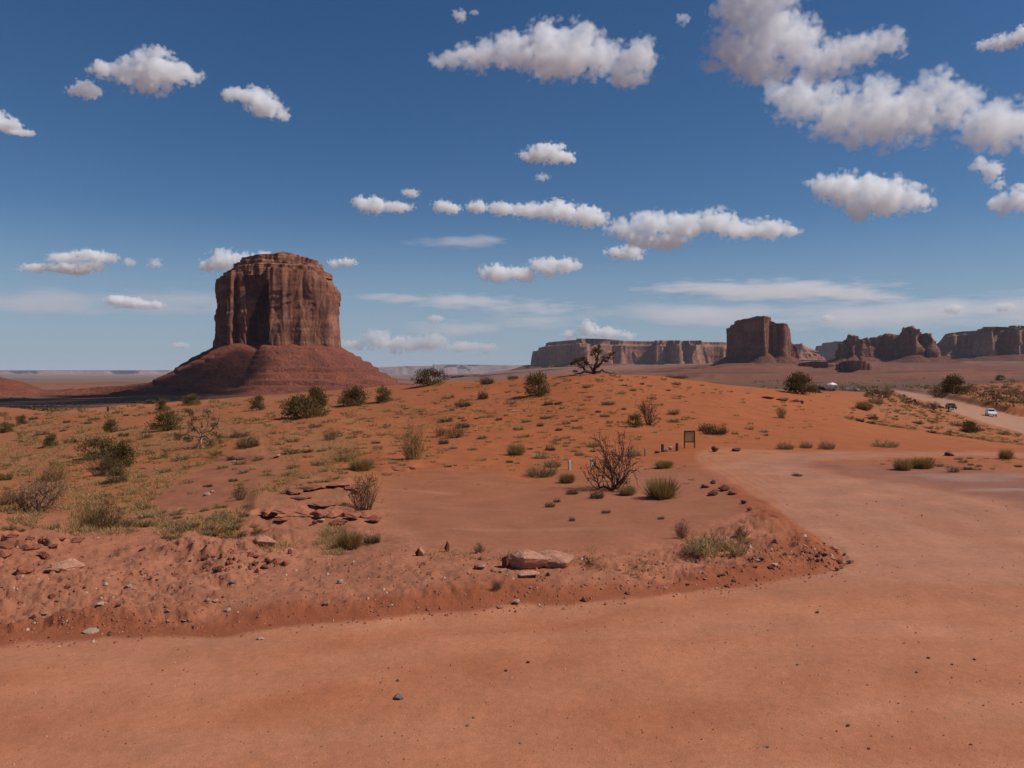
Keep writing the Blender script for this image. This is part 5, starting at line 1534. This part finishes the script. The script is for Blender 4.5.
def gravel():
    rs = np.random.RandomState(31)
    pr = np.array([(-.5, -.4, 0), (.5, -.45, 0), (.55, .4, 0), (-.4, .5, 0), (-.25, -.2, .6), (.3, -.25, .7), (.25, .2, .55), (-.2, .25, .7)])
    Q = np.array([[4, 5, 6, 7], [0, 1, 5, 4], [1, 2, 6, 5], [2, 3, 7, 6], [3, 0, 4, 7]])
    mb = {'red': MB(), 'pale': MB()}
    def put(x, y, w, k):
        X, Y, Z = hit(x, y); s = w * Y / F; a = rs.uniform(0, 6.28); c, d = math.cos(a), math.sin(a)
        V = pr * (1 + rs.uniform(-.25, .25, pr.shape)) * s
        V = np.column_stack([V[:, 0] * c - V[:, 1] * d + X, V[:, 0] * d + V[:, 1] * c + Y, V[:, 2] * rs.uniform(.6, 1.1) + Z - .1 * s])
        mb[k].add(V, Q)
    n = 0
    while n < 3000:
        x = rs.uniform(0, 850); y = rs.uniform(535, 648)
        if poly_sd(np.array([x]), np.array([y]), ROAD)[0] > 5: continue
        if y < np.interp(x, [0, 150, 250, 400, 560, 700, 850], [533, 538, 543, 550, 556, 552, 540]): continue
        put(x, y, .8 + 2.6 * rs.uniform() ** 3, 'pale' if rs.uniform() < .055 else 'red'); n += 1
    for _ in range(1900):
        x = rs.uniform(0, 1023); y = 470 + 296 * rs.uniform() ** .8
        if poly_sd(np.array([x]), np.array([y]), ROAD)[0] < 3: continue
        put(x, y, .6 + 1.6 * rs.uniform() ** 3, 'pale' if rs.uniform() < .12 else 'red')
    for _ in range(260):
        x = rs.normal(815, 26); y = rs.normal(556, 9)
        if poly_sd(np.array([x]), np.array([y]), ROAD)[0] > 0: continue
        put(x, y, 1 + 2.6 * rs.uniform() ** 2, 'pale' if rs.uniform() < .22 else 'red')
    tag(mobj('red_gravel', mb['red'].mesh('red_gravel', M_RED)), kind='stuff')
    tag(mobj('pale_gravel', mb['pale'].mesh('pale_gravel', M_WHITE)), kind='stuff')
gravel()

# ---------------------------------------------------------------- sign, posts, plank
M_POSTD = plain_mat('dark stained timber', (.075, .04, .026), .3, 20)
M_POSTW = plain_mat('weathered white paint', (.50, .43, .35), .2, 20)
M_POSTP = plain_mat('weathered pale timber', (.36, .24, .15), .25, 20)
M_BOARD = plain_mat('sun faded board', (.46, .33, .13), .15, 9)

def box(bm, x0, x1, y0, y1, z0, z1, bev=0.0):
    r = bmesh.ops.create_cube(bm, size=1)
    for v in r['verts']: v.co = Vector((x0 + (v.co.x + .5) * (x1 - x0), y0 + (v.co.y + .5) * (y1 - y0), z0 + (v.co.z + .5) * (z1 - z0)))
    if bev: bmesh.ops.bevel(bm, geom=list({e for v in r['verts'] for e in v.link_edges}), offset=bev, segments=1, affect='EDGES')
def bmo(name, bm, mat, parent=None):
    me = bpy.data.meshes.new(name); bm.to_mesh(me); bm.free()
    if mat: me.materials.append(mat)
    return mobj(name, me, parent)

def sign():
    X, Y, Z = hit(689.5, 448); m = Y / F
    r = empty('notice_board', (X, Y, Z)); tag(r, 'small tan notice board in a dark timber frame beside the road bend', 'sign')
    w = 5.0 * m
    for s in (-1, 1):
        bm = bmesh.new(); box(bm, s * w - .022, s * w + .022, -.03, .03, -.2, 17.2 * m, .006); bmo('post', bm, M_POSTD, r)
    bm = bmesh.new(); box(bm, -w + .023, w - .023, -.02, .02, 6.6 * m, 16.4 * m, .003); bmo('board', bm, M_BOARD, r)
    bm = bmesh.new(); box(bm, -w + .023, w - .023, -.032, .032, 16.42 * m, 17.3 * m, .004); box(bm, -w + .023, w - .023, -.032, .032, 5.6 * m, 6.58 * m, .004); bmo('frame', bm, M_POSTD, r)
def post(px, py, h, w, mat, label, tilt=0.0, cap=None):
    X, Y, Z = hit(px, py); m = Y / F
    r = empty('marker_post', (X, Y, Z)); r.rotation_euler = (0, tilt, .3); tag(r, label, 'post')
    bm = bmesh.new(); a = w * m / 2
    box(bm, -a, a, -a, a, -.15, h * m, a * .18); bmo('post', bm, mat, r)
    bm = bmesh.new(); bmesh.ops.create_cone(bm, cap_ends=True, segments=4, radius1=a * 1.38, radius2=a * .5, depth=a * .5, matrix=Matrix.Translation((0, 0, h * m + a * .262)) @ Matrix.Rotation(math.pi / 4, 4, 'Z')); bmo('cap', bm, cap or mat, r)
sign()
post(569.5, 470, 9, 2.6, M_POSTW, 'white marker post on the pan, leftmost of the row', .02)
post(591.5, 467, 8.6, 2.4, M_POSTW, 'white marker post just left of the large dead bush', -.03)
post(645.5, 456, 7.5, 2.0, M_POSTP, 'pale timber post between the large dead bush and the dark posts')
post(662.5, 452, 7.5, 2.2, M_POSTD, 'dark timber post behind the white stones left of the sign')
post(676.8, 451, 7.5, 2.2, M_POSTD, 'dark timber post nearest to the notice board', .03)
post(108, 411.5, 4.6, 1.7, M_POSTD, 'tiny dark post standing alone on the bare orange sand at far left')

def plank():
    X, Y, Z = hit(770, 568); m = Y / F
    bm = bmesh.new(); box(bm, -11 * m, 11 * m, -.05, .05, 0, .035, .006)
    o = bmo('plank', bm, M_PALEWOOD); o.location = (X, Y + .2, Z + .03); o.rotation_euler = (0, .06, -.75)
    tag(o, 'weathered plank lying on the rubble inside the road bend', 'plank')
    X, Y, Z = hit(518, 412); m = Y / F
    mb = MB(); rs = np.random.RandomState(3); t = []
    grow(mb, rs, (-.6, 0, .05), (1, .2, .05), 1.3, .05, 1, t, .4, 3, 0, 5, 5)
    o = mobj('fallen_branch', mb.mesh('fallen_branch', M_PALEWOOD), None, (X, Y, Z)); tag(o, 'bleached fallen branch on the open sand below the round green shrub', 'branch')
plank()

# ---------------------------------------------------------------- vehicles and camp
def paint(name, col, rough=.35):
    m, t, p = new_mat(name); p.inputs['Base Color'].default_value = (*col, 1); p.inputs['Roughness'].default_value = rough; p.inputs['Specular IOR Level'].default_value = .5
    return m
M_CARW = paint('white car paint', (.75, .75, .74)); M_CARB = paint('black car paint', (.02, .02, .022)); M_CARS = paint('silver car paint', (.45, .46, .47))
M_GLASS = paint('dark window glass', (.015, .018, .02), .08); M_TYRE = paint('tyre rubber', (.02, .02, .02), .9); M_RIM = paint('wheel rim metal', (.4, .4, .4), .4); M_LAMP = paint('headlamp glass', (.7, .7, .68), .15)
M_CANVAS = plain_mat('white canvas', (.80, .80, .78), .05, 3); M_METAL = paint('grey metal pole', (.3, .3, .3), .5)

def car(px, py, mat, rz, label, suv=False, ymin=100):
    X, Y, Z = hit(px, py, ymin)
    r = empty('parked_car' if ymin > 230 else 'car', (X, Y, Z), rz); tag(r, label, 'car'); r.scale = (.88, .88, .88)
    hgt = 1.75 if suv else 1.45
    # nose towards -y
    prof = [(-2.15, .35), (-2.2, .62), (-2.05, .82), (-1.15, .98), (-.45, hgt - .06), (.1, hgt), (1.0 if not suv else 1.7, hgt - .04), (1.75 if not suv else 2.1, 1.02), (2.15, .95), (2.2, .5), (2.1, .33)]
    bm = bmesh.new()
    def ring(x, k): return [bm.verts.new((x, y * (1 if z < 1.0 else 1) , z)) for y, z in prof]
    xs = [(-.86, 1), (-.8, 1), (.8, 1), (.86, 1)]
    rings = []
    for x, _ in xs:
        rings.append([bm.verts.new((x * (1 - .17 * max(0, (z - .98) / .5)), y * (1 if abs(x) < .82 else .985), z if abs(x) < .82 else z - .03)) for y, z in prof])
    n = len(prof)
    for a, b in zip(rings, rings[1:]):
        for i in range(n): bm.faces.new((a[i], a[(i + 1) % n], b[(i + 1) % n], b[i]))
    bm.faces.new(rings[0][::-1]); bm.faces.new(rings[-1])
    bmesh.ops.recalc_face_normals(bm, faces=bm.faces[:])
    bmo('body', bm, mat, r)
    def pane(name, pts):
        bm = bmesh.new(); f = bm.faces.new([bm.verts.new(p) for p in pts])
        g = bmesh.ops.extrude_face_region(bm, geom=[f]); nn = f.normal if f.normal.length else Vector((0, 0, 1))
        f.normal_update(); nn = f.normal.copy()
        for v in g['geom']:
            if isinstance(v, bmesh.types.BMVert): v.co += nn * .012
        bmesh.ops.recalc_face_normals(bm, faces=bm.faces[:]); bmo(name, bm, M_GLASS, r)
    pane('windscreen', [(-.68, -1.10, 1.015), (.68, -1.10, 1.015), (.6, -.52, hgt - .10), (-.6, -.52, hgt - .10)])
    e = (.95 if not suv else 1.72)
    pane('rear_window', [(.62, e + .72 * (1 if not suv else .5), 1.06), (-.62, e + .72 * (1 if not suv else .5), 1.06), (-.58, e + .1, hgt - .09), (.58, e + .1, hgt - .09)])
    for s in (-1, 1):
        pts = [(s * .875, -.95, 1.03), (s * .875, e + .45, 1.03), (s * (.875 - .17 * .8 * (hgt - 1.06) / .5 - .0), e - .05, hgt - .12), (s * (.875 - .17 * .8 * (hgt - 1.06) / .5), -.38, hgt - .12)]
        pane('side_window', pts if s > 0 else pts[::-1])
        bm = bmesh.new(); box(bm, s * .62 - .16, s * .62 + .16, -2.235, -2.16, .62, .76, .02); bmo('headlight', bm, M_LAMP, r)
        for y in (-1.35, 1.35):
            wheel = bmesh.new(); bmesh.ops.create_cone(wheel, cap_ends=True, segments=18, radius1=.33, radius2=.33, depth=.22, matrix=Matrix.Translation((s * .80, y, .33)) @ Matrix.Rotation(math.pi / 2, 4, 'Y'))
            w = bmo('wheel', wheel, M_TYRE, r)
            rim = bmesh.new(); bmesh.ops.create_cone(rim, cap_ends=True, segments=14, radius1=.2, radius2=.2, depth=.03, matrix=Matrix.Translation((s * .92, y, .33)) @ Matrix.Rotation(math.pi / 2, 4, 'Y'))
            bmo('rim', rim, M_RIM, w)
    return r
car(991, 416.3, M_CARW, math.radians(-21), 'white car coming along the far road at the right edge', True, 120)
car(951, 409, M_CARB, math.radians(-17), 'black car coming along the far road behind the white car', False, 150)
car(813.5, 391.8, M_CARW, math.radians(60), 'white car parked beside the tall round bush', False, 240)
car(822, 391, M_CARB, math.radians(80), 'dark car parked just left of the white canopy', True, 240)
car(849.5, 390.3, M_CARW, math.radians(75), 'white car parked right of the white canopy', False, 240)
car(856, 390.3, M_CARS, math.radians(30), 'silver car parked at the right end of the camp row', False, 240)

def canopy():
    X, Y, Z = hit(832, 391.5, 240)
    r = empty('canopy', (X, Y, Z), .35); tag(r, 'white peaked canopy tent on four poles behind the sand hill', 'canopy')
    a = 1.05
    bm = bmesh.new()
    lo = [bm.verts.new((x * a, y * a, 1.85)) for x, y in ((-1, -1), (1, -1), (1, 1), (-1, 1))]
    mid = [bm.verts.new((x * a * 1.04, y * a * 1.04, 2.1)) for x, y in ((-1, -1), (1, -1), (1, 1), (-1, 1))]
    top = bm.verts.new((0, 0, 2.7))
    for i in range(4):
        j = (i + 1) % 4
        bm.faces.new((lo[i], lo[j], mid[j], mid[i])); bm.faces.new((mid[i], mid[j], top))
    bmo('roof', bm, M_CANVAS, r)
    for x in (-1, 1):
        for y in (-1, 1):
            bm = bmesh.new(); box(bm, x * a * .97 - .03, x * a * .97 + .03, y * a * .97 - .03, y * a * .97 + .03, -.1, 1.9); bmo('pole', bm, M_METAL, r)
    t = empty('shade_table', (X, Y, Z), .35); tag(t, 'added dark table shape standing in for the shade under the white canopy', 'shade stand-in')  # added dark shape, built like a table, in place of the canopy's shade
    bm = bmesh.new(); box(bm, -.9, .9, -.4, .4, .70, .76, .01); bmo('shade_top', bm, M_POSTD, t)
    bm = bmesh.new(); box(bm, -.88, .88, -.405, -.39, .05, .70); box(bm, -.88, .88, .39, .405, .05, .70); bmo('shade_cover', bm, M_CARB, t)
    for x in (-.8, .8):
        bm = bmesh.new(); box(bm, x - .03, x + .03, -.3, .3, -.05, .70); bmo('shade_leg', bm, M_METAL, t)
canopy()
